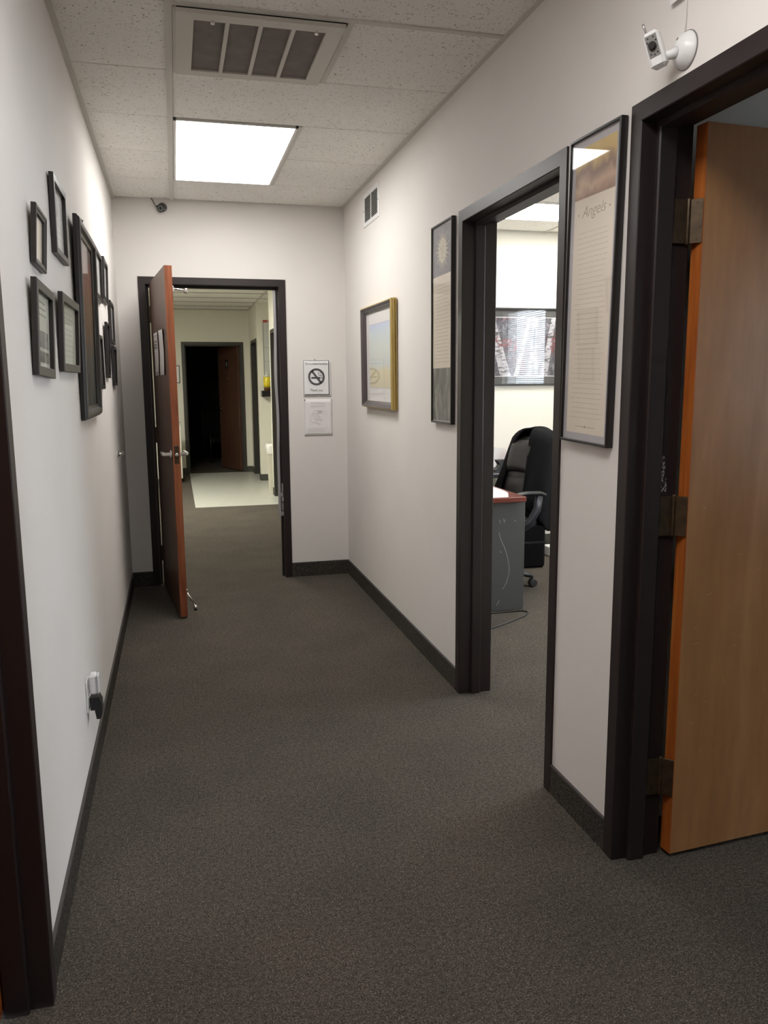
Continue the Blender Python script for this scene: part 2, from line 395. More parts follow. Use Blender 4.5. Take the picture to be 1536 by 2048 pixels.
for i in range(len(ys)-1):
    y1, y0 = ys[i], ys[i+1]
    rects.append((xa, xb, y0+g, y1-g))
    if i in (1, 2): rects.append((.664+g, xd, y0+g, y1-g))        # beside the light
    elif i == 4: rects.append((.664+g, xd, y0+g, y1-g))           # beside the return vent
    elif ys[i+1] in (1.155, .545): rects.append((.664+g, xd, y0+g, y1-g))
    else: rects.append((xc, xd, y0+g, y1-g))
ceil_tiles(cl, rects, ZC)
box(TX-.012, TX+.013, Y_REAR, YF, ZC-.002, ZC+.018).build('ceiling_tee', M_tee, cl)
box(.652, .672, 4.2, 5.42, ZC, ZC+.018).build('ceiling_tee', M_tee, cl)
box(.650, .672, 2.985, 3.595, ZC, ZC+.018).build('ceiling_tee', M_tee, cl)
box(TX, XR, 2.972, 2.998, ZC-.001, ZC+.018).build('ceiling_tee', M_tee, cl)
box(XL, XL+.022, Y_REAR, YF, ZC-.002, ZC+.018).build('wall_angle', M_tee, cl)
box(XR-.022, XR, Y_REAR, YF, ZC-.002, ZC+.018).build('wall_angle', M_tee, cl)
# office ceiling
co = struct('ceiling_office', box(XR+T, XE, 2.33, YO, ZC+.02, ZC+.1), M_plenum, 'suspended tile ceiling of the office', 'ceiling')
OX = [1.39, 1.885, 2.495, 3.105, 3.715, 4.195]; OYs = [6.56, 6.12, 5.51, 4.9, 4.29, 3.68, 3.07, 2.46]
LIT_O = {(2, 1), (3, 1), (2, 4), (3, 4)}
rects = [(OX[i]+.012, OX[i+1]-.012, OYs[j+1]+.012, OYs[j]-.012) for i in range(5) for j in range(7) if (i, j) not in LIT_O]
ceil_tiles(co, rects, ZC)
for x in OX[1:-1]: box(x-.012, x+.012, 2.33, YO, ZC-.001, ZC+.018).build('ceiling_tee', M_tee, co)
for y in OYs[1:]: box(XR+T, XE, y-.012, y+.012, ZC, ZC+.018).build('ceiling_tee', M_tee, co)
struct('ceiling_side_room', box(XR+T, XE, Y_REAR, 2.23, ZC, ZC+.1), plain('ceiling_grey', (.55, .54, .54), .9), 'plain ceiling of the dim side room', 'ceiling')
# ceiling of the hall beyond
cb = struct('ceiling_beyond', box(-1.7, 2.0, YF+T, YB+T, ZB+.02, ZB+.1), M_plenum, 'suspended tile ceiling of the hall beyond the end door', 'ceiling')
rects = []
y = YB-.004
while y > 6.3:
    for (x0, x1) in ((-1.59, -1.23), (-1.226, -.012), (0.0, XN-.012), (XN+.012, 1.89)):
        if not (x0 == -1.226 and 9.3 < y < 9.9) : rects.append((x0, x1, y-.61+.006, y-.006))
    y -= .61
ceil_tiles(cb, rects, ZB)
for k in range(12): box(-1.6, 1.9, YB-.004-.61*k-.008, YB-.004-.61*k+.008, ZB-.001, ZB+.003).build('cross_tee', plain('shaded_tee', (.30, .29, .25), .8) if k == 0 else MATS['shaded_tee'], cb)  # dark strips along the tile joints, joint shadow painted into their colour
for x in (-1.228, -.006, XN): box(x-.012, x+.012, YF+T, YB, ZB-.001, ZB+.018).build('ceiling_tee', M_tee, cb)

# ------------------------------------------------------------------ carpet baseboards
def base_x(name, x0, x1, segs, label, h=.105, mat=None, capd=None):
    mb = MB(); cp = MB()
    for (a, b_) in segs:
        mb.box(x0, x1, a, b_, 0, h)
        cp.bbox(x0-.0015, x1+.0015, a, b_, h-.006, h+.004, c=.0012)
    o = struct(name, mb, mat or M_carpetw, label, 'baseboard'); cp.build('bound_edge', plain('binding_'+name, (.055, .047, .045), .7), o); return o
base_x('baseboard_right', XR-.007, XR, [(D1[1]+FW_, YF-.008), (D2[1]+FW_, D1[0]-FW_), (Y_REAR, D2[0]-FW_)], 'dark carpet base strip along the right wall')
base_x('baseboard_left', XL, XL+.007, [(D3[1]+FW_, YF-.008), (Y_REAR, D3[0]-FW_)], 'dark carpet base strip along the left wall')
mb = MB(); cp = MB()
for (a, b_) in ((XL, D0[0]-FW_), (D0[1]+FW_, XR)):
    mb.box(a, b_, YF-.007, YF, 0, .105); cp.box(a, b_, YF-.0085, YF, .099, .109)
o = struct('baseboard_far', mb, M_carpetw, 'dark carpet base strip on the end wall beside the door', 'baseboard'); cp.build('bound_edge', MATS['binding_baseboard_left'], o)
M_vb = plain('vinyl_base', (.06, .06, .05), .6)
mb = MB()
mb.box(XN-.006, XN, 13.2+.05, YB, 0, .1); mb.box(1.1, XN, YB-.006, YB, 0, .1); mb.box(-1.6, .13, YB-.006, YB, 0, .1); mb.box(XN-.006, 1.9, 12.194, 12.2, 0, .1)
mb.box(XN-.006, XN, 12.19, 12.31, 0, .1); mb.box(XN-.006, XN, 10.52, 10.636, 0, .1); mb.box(XN-.006, XN, YF+T, 9.57, 0, .1); mb.box(-1.6, -1.594, YF+T, YB, 0, .1)
struct('baseboard_beyond', mb, M_vb, 'dark vinyl base strip in the hall beyond', 'baseboard')
struct('baseboard_office', box(XR+T, XE, YO-.006, YO, 0, .1).box(XR+T, XR+T+.006, 3.5, YO, 0, .1), M_vb, 'dark vinyl base strip around the office', 'baseboard')

# ------------------------------------------------------------------ steel door frames
def door_frame(name, loc, rotz, w, h, t, rf, rb, mat, label, proud=.008):
    """local x across the opening, y from front (0) to back (t); rf, rb: rebate depth front and back"""
    f = FW_; c = .0025
    prof = [(f, -proud), (c, -proud), (0, -proud+c), (0, rf), (-.012, rf), (-.016, rf+.004), (-.016, t-rb-.004), (-.012, t-rb), (0, t-rb), (0, t+proud-c), (c, t+proud), (f, t+proud)]
    n = len(prof); vs_ = []
    for st in range(4):
        for (u, v) in prof:
            x = -u if st < 2 else w+u; z = 0 if st in (0, 3) else h+u
            vs_.append((x, v, z))
    fs = [(s*n+k, s*n+(k+1) % n, (s+1)*n+(k+1) % n, (s+1)*n+k) for s in range(3) for k in range(n)]
    fs += [tuple(range(n)), tuple(range(3*n, 4*n))]
    mb = MB(); mb.add(vs_, fs); o = struct(name, mb, mat, label, 'door frame'); o.location = loc; o.rotation_euler = (0, 0, rotz); return o
tr0 = door_frame('trim_1', (D0[0], YF, 0), 0, OW, DTOP, T, .049, .05, M_frame, 'dark brown steel door frame at the end of the hall')
tr1 = door_frame('trim_2', (XR, D1[1], 0), -PI/2, OW, DTOP, T, .05, .05, M_frame, 'dark brown steel door frame of the bright office')
tr2 = door_frame('trim_3', (XR, D2[1], 0), -PI/2, OW, DTOP, T, .04, .05, M_frame, 'dark brown steel frame of the near right door')
tr3 = door_frame('trim_4', (XL, D3[0], 0), PI/2, OW, DTOP, T, .04, .05, M_frame, 'dark brown steel frame of the near left door', proud=.012)
tr4 = door_frame('trim_5', (.178, YB, 0), 0, .88, 2.065, T, .04, .05, M_frameb, 'dark door frame at the far end of the hall beyond')
tr5 = door_frame('trim_6', (XN, 13.15, 0), -PI/2, .79, 2.065, .12, .04, .05, M_frameb, 'dark frame of the doorway near the far corner')
tr6 = door_frame('trim_7', (XN, 10.43, 0), -PI/2, .76, 2.065, .12, .04, .05, M_frameb, 'dark frame of the doorway beside the bin')
for (tr, w) in ((tr5, .79), (tr6, .76)):
    bbox(.003, w-.003, .072, .11, .008, 2.06, c=.002).build('door_leaf', M_frameb, tr)
# peeling tape and latch plate on the right jamb of the end door (local frame coordinates)
ts = MB(); prev = None; N = 26; pts = []
for i in range(N):
    z = 2.115-i*(2.115-.46)/(N-1); pts.append((OW-.036+.006*math.sin(i*.55)*math.sin(i/7.)**2, .046-.002*math.sin(i*.9), z))
for i in range(N-1):
    a, b_ = Vector(pts[i]), Vector(pts[i+1]); w_ = Vector((.019, 0, 0)); d_ = Vector((0, -.0012, 0))
    ts.add([a, a+w_, b_+w_, b_, a+d_, a+w_+d_, b_+w_+d_, b_+d_], [(0, 1, 2, 3), (7, 6, 5, 4), (0, 3, 7, 4), (1, 5, 6, 2)])
ts.build('peeling_tape', M_silver, tr0)
lp = MB(); rnd = random.Random(3)
for i in range(7):
    z = .47+.035*i+.01*rnd.random(); lp.box(OW-.010-.012*rnd.random(), OW-.001, .0+.01*rnd.random(), .035, z, z+.03, Matrix.Rotation(rnd.uniform(-.02, .02), 4, 'Z'))
lp.build('torn_latch_plate', plain('torn_foil', (.38, .36, .36), .4, .6, bump=.8, bscale=70), tr0)
sf_ = MB(); rnd = random.Random(21)
for i in range(70):
    z = 1.135+.105*rnd.random(); y_ = .100+.020*rnd.random()*(1.15-(z-1.135)*6); q = rnd.uniform(.0006, .0022)
    sf_.box(0, .0003, y_-q, y_+q, z-q*1.4, z+q*1.4)
sf_ = sf_.build('paint_scuff', plain('scuff_grey', (.42, .40, .40), .8), tr2); sf_['kind'] = 'stuff'
# latch plate on the office jamb, near the lock height
bbox(-.0015, .0005, .06, .095, .98, 1.06, c=.0004).build('strike_plate', M_bronze, tr1)
bbox(.0, .003, .084, .096, 2.05, 2.065, c=.0005).build('silencer_pad', M_chrome, tr1)

# ------------------------------------------------------------------ door leaves
def lever(parent, x, z, y, sgn, name='lever_handle'):
    """lever on one face; sgn -1 front, +1 back"""
    mb = MB()
    mb.lathe([(.026, 0), (.026, .006), (.020, .010), (.011, .012), (.011, .045)], 18, Matrix.Translation((x, y, z)) @ Matrix.Rotation(-sgn*PI/2, 4, 'X'))
    mb.tube([(x, y+sgn*.042, z), (x-.02, y+sgn*.047, z), (x-.06, y+sgn*.048, z), (x-.115, y+sgn*.045, z)], [.012, .0125, .0125, .0125], 14)
    return mb.build(name, M_chrome, parent)
def hinge(parent, loc, rotz, h=.115, leafw=.036, name='hinge', bend=PI/2, leaf2=.034):
    """butt hinge: local x along the jamb plate, barrel at origin"""
    e = bpy.data.objects.new(name, None)
    mb = MB(); mb.bbox(-leafw-.004, -.004, -.0015, .0015, -h/2, h/2, c=.0005)
    R = Matrix.Rotation(bend, 4, 'Z'); mb.bbox(-leaf2-.004, -.004, -.0015, .0015, -h/2, h/2, c=.0005, mat=R)
    mb.lathe([(.0055, -h/2-.004), (.0065, -h/2), (.0065, h/2), (.0055, h/2+.004)], 14)
    for zz in (-.42, -.14, .14, .42):
        for M_ in (Matrix(), R):
            mb.lathe([(.0035, 0), (.003, .0012)], 8, M_ @ Matrix.Translation((-.022-.008*(abs(zz) < .3), -.0015 if M_ == Matrix() else .0015, zz*h)) @ Matrix.Rotation(PI/2 if M_ == Matrix() else -PI/2, 4, 'X'))
    o = mb.build(name, M_bronze, parent); o.location = loc; o.rotation_euler = (0, 0, rotz); return o
LW, LT, LB, LH = .910, .044, .014, 2.141
# door_1: at the end of the hall, swung towards the viewer
d1 = thing('door_1', 'red brown wooden door standing open at the end of the hall', 'door', (-.139, 5.955, 0), (0, 0, math.radians(-83)), kind='structure')
box(0, LW-.0015, 0, LT, LB, LH).build('leaf', M_doorred, d1)
box(LW-.0015, LW, 0, LT, LB, LH).build('edge_band', M_edgered, d1)
lever(d1, LW-.062, 1.03, 0, -1); lever(d1, LW-.062, 1.03, LT, 1)
lt = bbox(LW, LW+.002, .008, LT-.008, .975, 1.085, c=.0008); lt.build('latch_plate', M_bronze, d1)
MB().lathe([(.011, 0), (.011, .006), (.007, .011)], 14, Matrix.Translation((LW+.001, LT/2, 1.03)) @ Matrix.Rotation(PI/2, 4, 'Y')).build('latch_bolt', M_chrome, d1)
for z in (.25, 1.1, 1.93): 
    hb = MB().lathe([(.0075, -.055), (.0075, .055)], 12).bbox(-.003, .04, -.002, .002, -.055, .055, c=.0005).build('hinge', M_bronze, d1); hb.location = (-.004, -.003, z)
# overhead bracket at the top and kick-down holder at the bottom, both on the back face
ob = MB(); ob.bbox(LW-.11, LW-.05, LT, LT+.012, 1.995, 2.03, c=.002); ob.tube([(LW-.08, LT+.01, 2.018), (LW-.085, LT+.05, 2.014), (LW-.09, LT+.085, 2.010)], .006, 10)
ob.lathe([(.010, -.014), (.012, -.008), (.012, .012), (.009, .016)], 14, Matrix.Translation((LW-.09, LT+.088, 2.008))).build('overhead_stop', M_chrome, d1)
kh = MB(); kh.bbox(LW-.085, LW-.045, LT, LT+.010, .12, .175, c=.002); kh.tube([(LW-.065, LT+.008, .15), (LW-.063, LT+.03, .112), (LW-.061, LT+.055, .066)], [.006, .0065, .007], 10)
kh.lathe([(.012, 0), (.0125, .006), (.009, .020)], 14, Matrix.Translation((LW-.061, LT+.057, .045))).build('kick_down_holder', M_chrome, d1)
MB().lathe([(.011, 0), (.010, .014)], 14, Matrix.Translation((LW-.061, LT+.057, .031))).build('rubber_foot', M_rubber, d1)
# door_2: tan door on the right, open into the side room
d2 = thing('door_2', 'tan wooden door with orange edge, open into the near right room', 'door', (1.412, 2.004, 0), (0, 0, math.radians(4.5)), kind='structure')
box(.0015, LW, 0, LT, LB, LH-.003).build('leaf', M_doortan, d2)
box(0, .0015, 0, LT, LB, LH-.003).build('edge_band', M_edgeor, d2)
lever(d2, LW-.062, 1.03, 0, -1); lever(d2, LW-.062, 1.03, LT, 1)
sc = MB(); rnd = random.Random(11)
for i in range(26):
    x, z, a, l = rnd.uniform(.02, .42), rnd.uniform(.1, 1.1), rnd.uniform(-.5, .6), rnd.uniform(.004, .03)
    sc.box(-l/2, l/2, -.0002, 0, -.0005, .0005, Matrix.Translation((x, 0, z)) @ Matrix.Rotation(a, 4, 'Y'))
sc.build('scratches', plain('scratch', (.55, .36, .2), .6), d2)
for z in (1.885, 1.068, .262):
    hg = hinge(None, (1.385, 2.0325, z), 0, .116, .050, 'hinge', math.radians(135))
    hg.parent = d2; hg.matrix_parent_inverse = (Matrix.Translation(d2.location) @ d2.rotation_euler.to_matrix().to_4x4()).inverted()
# door_3: near left, closed
d3 = thing('door_3', 'orange brown wooden door in the near left frame', 'door', (XL-T+.047, D3[1]-.003, 0), (0, 0, -PI/2), kind='structure')
bbox(0, LW, -LT, 0, LB, 2.13, c=.0015).build('leaf', M_edgeor, d3); 
# door_4: far end, swung into the dark room
d4 = thing('door_4', 'brown door standing ajar in the dark doorway at the far end', 'door', (1.052, YB+T-.02, 0), (0, 0, math.radians(180-72)), kind='structure')
bbox(0, .87, 0, LT, LB, 2.055, c=.0015).build('leaf', M_doorred, d4)
bbox(.40, .52, LT, LT+.006, 1.70, 1.85, c=.001).build('sign_plate', M_blacksatin, d4)
bbox(.44, .48, LT+.006, LT+.007, 1.74, 1.81, c=.0004).build('sign_symbol', plain('sign_grey', (.3, .3, .3), .6), d4)
for z in (1.60, 1.54): MB().lathe([(.012, 0), (.010, .006)], 12, Matrix.Translation((.46, LT, z)) @ Matrix.Rotation(-PI/2, 4, 'X')).build('coat_hook', M_chrome, d4)
MB().lathe([(.022, 0), (.022, .008), (.012, .014)], 14, Matrix.Translation((.80, LT, 1.19)) @ Matrix.Rotation(-PI/2, 4, 'X')).build('deadbolt', M_chrome, d4)
lever(d4, .80, 1.03, LT, 1)

# ------------------------------------------------------------------ ceiling lights
def troffer(label, x0, x1, y0, y1, z, s, c, group=None):
    t = thing('ceiling_light', label, 'ceiling light', ((x0+x1)/2, (y0+y1)/2, z), group=group)
    w, l = (x1-x0)/2, (y1-y0)/2
    fr = MB()
    for (a, b_, c_, d_) in ((-w, w, -l, -l+.014), (-w, w, l-.014, l), (-w, -w+.014, -l, l), (w-.014, w, -l, l)): fr.bbox(a, b_, c_, d_, -.003, .017, c=.001)
    fr.build('frame', M_whitemetal, t)
    box(-w+.014, w-.014, -l+.014, l-.014, .002, .010).build('diffuser', m_emit('lit_diffuser_%d' % len(MATS), c, s), t)
    box(-w, w, -l, l, .0175, .019).build('housing', M_whitemetal, t)
    return t
troffer('glowing fluorescent panel in the hall ceiling', .052, .652, 4.208, 5.412, ZC, HALL_LIGHT, (1, .985, .95))
troffer('fluorescent panel in the hall ceiling behind the viewpoint', .052, .652, .553, 1.757, ZC, REAR_LIGHT, (1, .985, .96))
troffer('bright fluorescent panel in the office ceiling near the far wall', 2.507, 3.703, 5.522, 6.108, ZC, OFFICE_LIGHT, (1, .98, .92), 'office ceiling panels')
troffer('bright fluorescent panel in the office ceiling near the door', 2.507, 3.703, 3.692, 4.278, ZC, OFFICE_LIGHT*.6, (1, .98, .92), 'office ceiling panels')
troffer('dim fluorescent panel in the ceiling of the hall beyond', -1.214, -.024, 9.235, 9.83, ZB, FAR_LIGHT, (1, .98, .87))

# ------------------------------------------------------------------ return air vent in the ceiling
v = thing('return_air_vent', 'white framed return air grille with four dark filter panels in the ceiling', 'vent', (.353, 3.29, ZC))
fr = MB(); fr.box(-.302, -.29, -.29, .298, -.006, .004); fr.box(-.292, .288, -.29, -.235, -.018, -.004); fr.box(-.292, .288, .245, .298, -.012, .0); fr.box(-.292, -.232, -.235, .245, -.015, -.002); fr.box(.228, .288, -.235, .245, -.015, -.002)
M_ventp = plain('aged_enamel', (.64, .61, .55), .5); fr.build('frame', M_ventp, v)
for i in range(3): box(-.232+.115*(i+1)-.007, -.232+.115*(i+1)+.007, -.235, .245, -.014, -.003).build('bar', M_ventp, v)
for i in range(4): box(-.232+.115*i+.007*(i > 0), -.232+.115*(i+1)-.007*(i < 3), -.235, .245, -.005, -.001).build('filter_panel', M_filter, v)
for x in (-.17, .19):
    MB().lathe([(.006, 0), (.008, .004), (.003, .012)], 10, Matrix.Translation((x, -.245, -.030))).build('latch_screw', M_chrome, v)
    box(x-.02, x+.02, .302, .305, -.002, .001).build('slot', M_plenum, v)

# ------------------------------------------------------------------ pictures
def onwall(wall, a, z, off=0.):
    if wall == 'L': return (XL+off, a, z), PI/2
    if wall == 'R': return (XR-off, a, z), -PI/2
    if wall == 'F': return (a, YF-off, z), 0.
def picture(name, label, wall, y0, y1, z0, z1, lean=0., roll=0., tb=.002, cat='picture', group=None):
    w, h = abs(y1-y0), z1-z0
    (loc, rz) = onwall(wall, (y0+y1)/2, (z0+z1)/2, tb+lean/2)
    M = Matrix.Rotation(rz, 4, 'Z') @ Matrix.Rotation(math.asin(max(0, lean)/h), 4, 'X') @ Matrix.Rotation(-roll if wall == 'L' else roll, 4, 'Y')
    t = thing(name, label, cat, loc, M.to_euler(), group); return t, w/2, h/2
def box_frame(t, w, h, d, b, mat, rec=.006, inner=0):
    prof = [(0, 0), (0, -d+.002), (.002, -d), (b-.001, -d), (b, -d+.001), (b, 0)]
    MB().ring(-w, w, -h, h, prof).build('frame', mat, t)
def glazed(t, w, h, b, y, mat=None):
    box(-w+b-.002, w-b+.002, y-.002, y, -h+b-.002, h-b+.002).build('glass_pane', mat or M_glass, t)

gL = 'small dark frames on the left wall'
# A: small double-moulded frame
t, w, h = picture('picture_frame', 'small dark double moulded frame, upper left of the cluster', 'L', 2.376, 2.567, 1.773, 1.928, .0101, -.031, group=gL)
MB().ring(-w, w, -h, h, [(0, 0), (0, -.012), (.002, -.014), (.009, -.014), (.011, -.0115), (.018, -.010), (.020, -.006), (.020, 0)]).build('frame', M_greyfr, t)
box(-w+.018, w-.018, -.003, 0, -h+.018, h-.018).build('print', M_cream, t); glazed(t, w, h, .02, -.004)
# B
t, w, h = picture('picture_frame', 'dark frame with a grey emblem at its top, highest on the left wall', 'L', 2.822, 3.121, 1.867, 2.111, .0032, -.007, group=gL)
box_frame(t, w, h, .0151, .022, M_greyfr)
box(-w+.02, w-.02, -.003, 0, -h+.02, h-.02).build('print', M_paper2, t)
MB().lathe([(.034, 0), (.030, .0004)], 20, Matrix.Translation((-.02, -.003, .045)) @ Matrix.Rotation(PI/2, 4, 'X')).box(-.07, .05, -.0033, -.003, .088, .090).build('emblem', m_blobs('emblem_grey', [(.3, (.28, .30, .30)), (.6, (.52, .54, .52))], 40), t)
scribble(-.1, .1, -.09, -.0, 4, -.003, .004, 5, centre=True).build('printed_text', M_inkfaint, t); glazed(t, w, h, .022, -.004)
# C
t, w, h = picture('picture_frame', 'wide dark frame holding a page with grey pictures, lower left', 'L', 2.286, 2.593, 1.477, 1.726, .0094, -.027, group=gL)
box_frame(t, w, h, .0154, .026, M_greyfr)
box(-w+.024, w-.024, -.003, 0, -h+.024, h-.024).build('print', plain('pale_page', (.72, .72, .63), .7), t)
scribble(-.11, .11, .035, .085, 3, -.003, .004, 6).build('printed_text', M_inkgrey, t)
box(-.11, .105, -.0034, -.003, -.045, .0).box(-.11, .105, -.0034, -.003, -.085, -.055).build('printed_photo', m_blobs('grey_photo', [(.3, (.08, .08, .08)), (.6, (.42, .42, .38))], 26), t); glazed(t, w, h, .026, -.004)
# D
t, w, h = picture('picture_frame', 'dark frame holding a pale green printed page, beside the tall picture', 'L', 2.795, 3.255, 1.498, 1.748, .0103, .002, group=gL)
box_frame(t, w, h, .0157, .027, M_greyfr)
box(-w+.025, w-.025, -.003, 0, -h+.025, h-.025).build('print', plain('green_page', (.70, .72, .60), .7), t)
scribble(-.17, .17, -.08, .08, 9, -.003, .003, 8).build('printed_text', plain('ink_pale_green', (.5, .52, .42), .7), t); glazed(t, w, h, .027, -.004)
# E: tall dark picture with scooped moulding
t, w, h = picture('tall_picture', 'large black framed picture with dark red print on the left wall', 'L', 3.326, 3.99, 1.318, 2.085, .0146, 0)
MB().ring(-w, w, -h, h, [(0, 0), (0, -.014), (.004, -.017), (.010, -.024), (.020, -.026), (.030, -.024), (.038, -.012), (.050, -.008), (.050, 0)]).build('frame', M_black, t)
box(-w+.048, w-.048, -.003, 0, -h+.048, h-.048).build('print', m_vgrad('dark_red_print', [(.0, (.035, .04, .038)), (.30, (.05, .05, .045)), (.45, (.16, .09, .04)), (.62, (.20, .10, .035)), (.8, (.21, .065, .035)), (1., (.10, .06, .055))], -.33, .33, 3.5, .5), t)
glazed(t, w, h, .05, -.005)
hk = MB(); hk.tube([(-.05, .0, h+.02), (-.05, -.012, h+.026)], .002, 8); hk.tube([(-.075, -.001, h+.03), (-.05, -.010, h+.024), (-.03, -.002, h+.012)], .0015, 6)
hk.build('hanging_wire', M_bronze, t)
# F..K
def small(y0, y1, z0, z1, lean, roll, d, b, label, pm, seed, fm=None, top=None):
    t, w, h = picture('picture_frame', label, 'L', y0, y1, z0, z1, lean, roll, group=gL)
    box_frame(t, w, h, d, b, fm or M_greyfr)
    box(-w+b-.002, w-b+.002, -.003, 0, -h+b-.002, h-b+.002).build('print', pm, t)
    scribble(-w*.62, w*.62, -h*.65, h*.6, 9, -.003, .0035, seed).build('printed_text', M_inkfaint if seed % 2 else M_inkgrey, t)
    glazed(t, w, h, b, -.004); return t, w, h
PG = plain('white_page', (.70, .69, .665), .7); PG2 = plain('grey_page', (.55, .54, .535), .7); PG3 = plain('tan_page', (.52, .46, .36), .7)
small(4.232, 4.557, 1.873, 2.110, .004, -.025, .0151, .020, 'tilted grey frame against the upper right corner of the tall picture', PG, 31)
small(4.676, 4.944, 1.901, 2.123, .0068, -.048, .0146, .020, 'grey framed white page, upper row, second right of the tall picture', PG, 33)
small(5.057, 5.332, 1.696, 1.938, .0026, -.015, .0137, .018, 'narrow dark frame of the upper row closest to the end wall', PG2, 35)
small(4.188, 4.384, 1.432, 1.695, .0, -.001, .0145, .019, 'black frame with printed lines, lower row right beside the tall picture', PG2, 36, M_black)
small(4.623, 4.812, 1.490, 1.784, .0084, -.005, .0141, .017, 'tall black frame in the middle of the lower right row', PG2, 37, M_black)
small(5.088, 5.307, 1.447, 1.680, .0049, -.006, .0147, .017, 'black frame with a tan page, lowest and closest to the end wall', PG3, 39, M_black)

# gold sided landscape on the right wall
t, w, h = picture('landscape_picture', 'watercolour in a stepped dark frame with gilded sides on the right wall', 'R', 4.520, 5.288, 1.299, 1.927, .0049, .0038)
MB().ring(-w, w, -h, h, [(.004, -.036), (.006, -.0385), (.010, -.038), (.022, -.026), (.025, -.026), (.026, -.022), (.032, -.020), (.033, -.015), (.040, -.013), (.040, 0), (.02, 0), (.02, -.02)]).build('frame', plain('pewter_frame', (.085, .07, .072), .38), t)
sd = MB(); sd.ring(-w, w, -h, h, [(0, -.012), (-.004, -.014), (-.004, -.018), (.001, -.020), (.001, -.026), (-.001, -.027), (-.001, -.033), (.006, -.0383), (.010, -.034), (.010, -.012)]); sd.ring(-w, w, -h, h, [(-.002, 0), (-.002, -.006), (.002, -.009), (.012, -.012), (.012, 0)])
sd.build('gilded_side', M_gold, t)
box(-w+.036, w-.036, -.006, 0, -h+.036, h-.036).build('mat_board', M_matwhite, t)
MB().ring(-w+.12, w-.12, -h+.12, h-.11, [(0, -.0065), (.004, -.0066), (.004, -.006), (0, -.006)]).build('mat_bevel', plain('bevel_grey', (.52, .50, .50), .8), t)
box(-w+.124, w-.124, -.0064, -.006, -h+.124, h-.114).build('watercolour', m_vgrad('watercolour_wash', [(.0, (.62, .54, .36)), (.28, (.66, .58, .36)), (.38, (.56, .60, .58)), (.6, (.62, .66, .62)), (.85, (.55, .63, .68)), (1., (.48, .55, .76))], -.19, .2, 6., .35), t)
glazed(t, w, h, .040, -.009, m_glass('old_picture_glass', 1.7, .02))

# tall sun poster
t, w, h = picture('sun_poster', 'tall narrow black framed poster with a sun face, left of the office door', 'R', 3.531, 3.831, 1.261, 2.181, .0, -.006)
box_frame(t, w, h, .0206, .009, M_black)
box(-w+.007, w-.007, -.012, 0, -h+.007, h-.007).build('mat_board', M_matgrey, t)
yq = -.012
box(-w+.009, w-.009, yq-.0003, yq, .225, h-.014).build('printed_panel', m_blobs('violet_grey', [(.3, (.16, .15, .17)), (.7, (.235, .22, .245))], 14), t)
box(-w+.009, w-.009, yq-.0003, yq, -.20, .225).build('cream_panel', M_cream, t)
box(-w+.009, w-.009, yq-.0003, yq, -h+.014, -.20).build('photo_panel', m_blobs('grey_garden', [(.25, (.035, .035, .035)), (.5, (.17, .16, .16)), (.75, (.42, .41, .40))], 13, (1.4, 1, .7), 5), t)
sf = MB(); sf.lathe([(.056, 0), (.054, .0005)], 28, Matrix.Translation((0, yq-.0003, .335)) @ Matrix.Rotation(PI/2, 4, 'X'))
for k in range(22):
    a = 2*PI*k/22; r2 = .098 if k % 2 else .080
    for q in range(4):
        ra, rb = .055+(r2-.055)*q/4, .055+(r2-.055)*(q+1)/4; wv = .10*math.sin(q*1.9+k); wd = .0045*(1-q/4.4)
        A = Vector((math.cos(a+wv*.4)*ra, 0, math.sin(a+wv*.4)*ra)); Bv = Vector((math.cos(a-wv*.4)*rb, 0, math.sin(a-wv*.4)*rb)); tn = Vector((-math.sin(a), 0, math.cos(a)))
        y_ = Vector((0, yq-.0007, .335)); y2 = Vector((0, yq-.0003, .335))
        sf.add([y_+A-tn*wd, y_+A+tn*wd, y_+Bv+tn*wd*.8, y_+Bv-tn*wd*.8, y2+A-tn*wd, y2+A+tn*wd, y2+Bv+tn*wd*.8, y2+Bv-tn*wd*.8], [(0, 1, 2, 3), (0, 4, 5, 1), (1, 5, 6, 2), (2, 6, 7, 3), (3, 7, 4, 0)])
sf.build('sun_face', plain('sun_cream', (.62, .57, .45), .7), t)
fm = MB(); fm.box(-.026, -.012, yq-.0012, yq-.0008, .344, .348).box(.010, .024, yq-.0012, yq-.0008, .347, .351).box(-.003, .002, yq-.0012, yq-.0008, .318, .338).box(-.012, .012, yq-.0012, yq-.0008, .300, .3035)
fm.build('face_marks', M_inkbrown, t)
scribble(-w+.03, w-.03, -.18, .19, 22, yq-.0003, .0026, 51, centre=True).build('printed_text', plain('pale_script', (.54, .47, .38), .7), t); glazed(t, w, h, .009, -.016)

# tall angels poster
t, w, h = picture('angels_poster', 'tall narrow black framed cream poster titled Angels, between the two right doorways', 'R', 2.124, 2.422, 1.264, 2.177, .0013, .023)
box_frame(t, w, h, .0226, .008, M_black)
yq = -.013
box(-w+.006, w-.006, yq, 0, -h+.006, h-.006).build('mat_board', M_matgrey, t)
box(-w+.03, w-.03, yq-.0004, yq, -h+.03, .278).build('cream_panel', M_cream, t)
m_ = m_vgrad('ochre_painting', [(.0, (.26, .14, .09)), (.28, (.50, .32, .20)), (.5, (.22, .12, .08)), (.72, (.56, .38, .13)), (1., (.62, .45, .16))], .28, .42, 11, .8)
box(-w+.03, w-.03, yq-.0004, yq, .278, h-.032).build('painted_panel', m_, t)
text('Angels', .047, plain('title_ink', (.40, .35, .26), .7), t, (0, yq-.0005, .222), name='title', sx=1.12, shear=.35, bold=-.0004)
for x in (-.094, .092): MB().box(x, x+.006, yq-.0007, yq-.0004, .230, .236).build('title_dot', M_inkbrown, t)
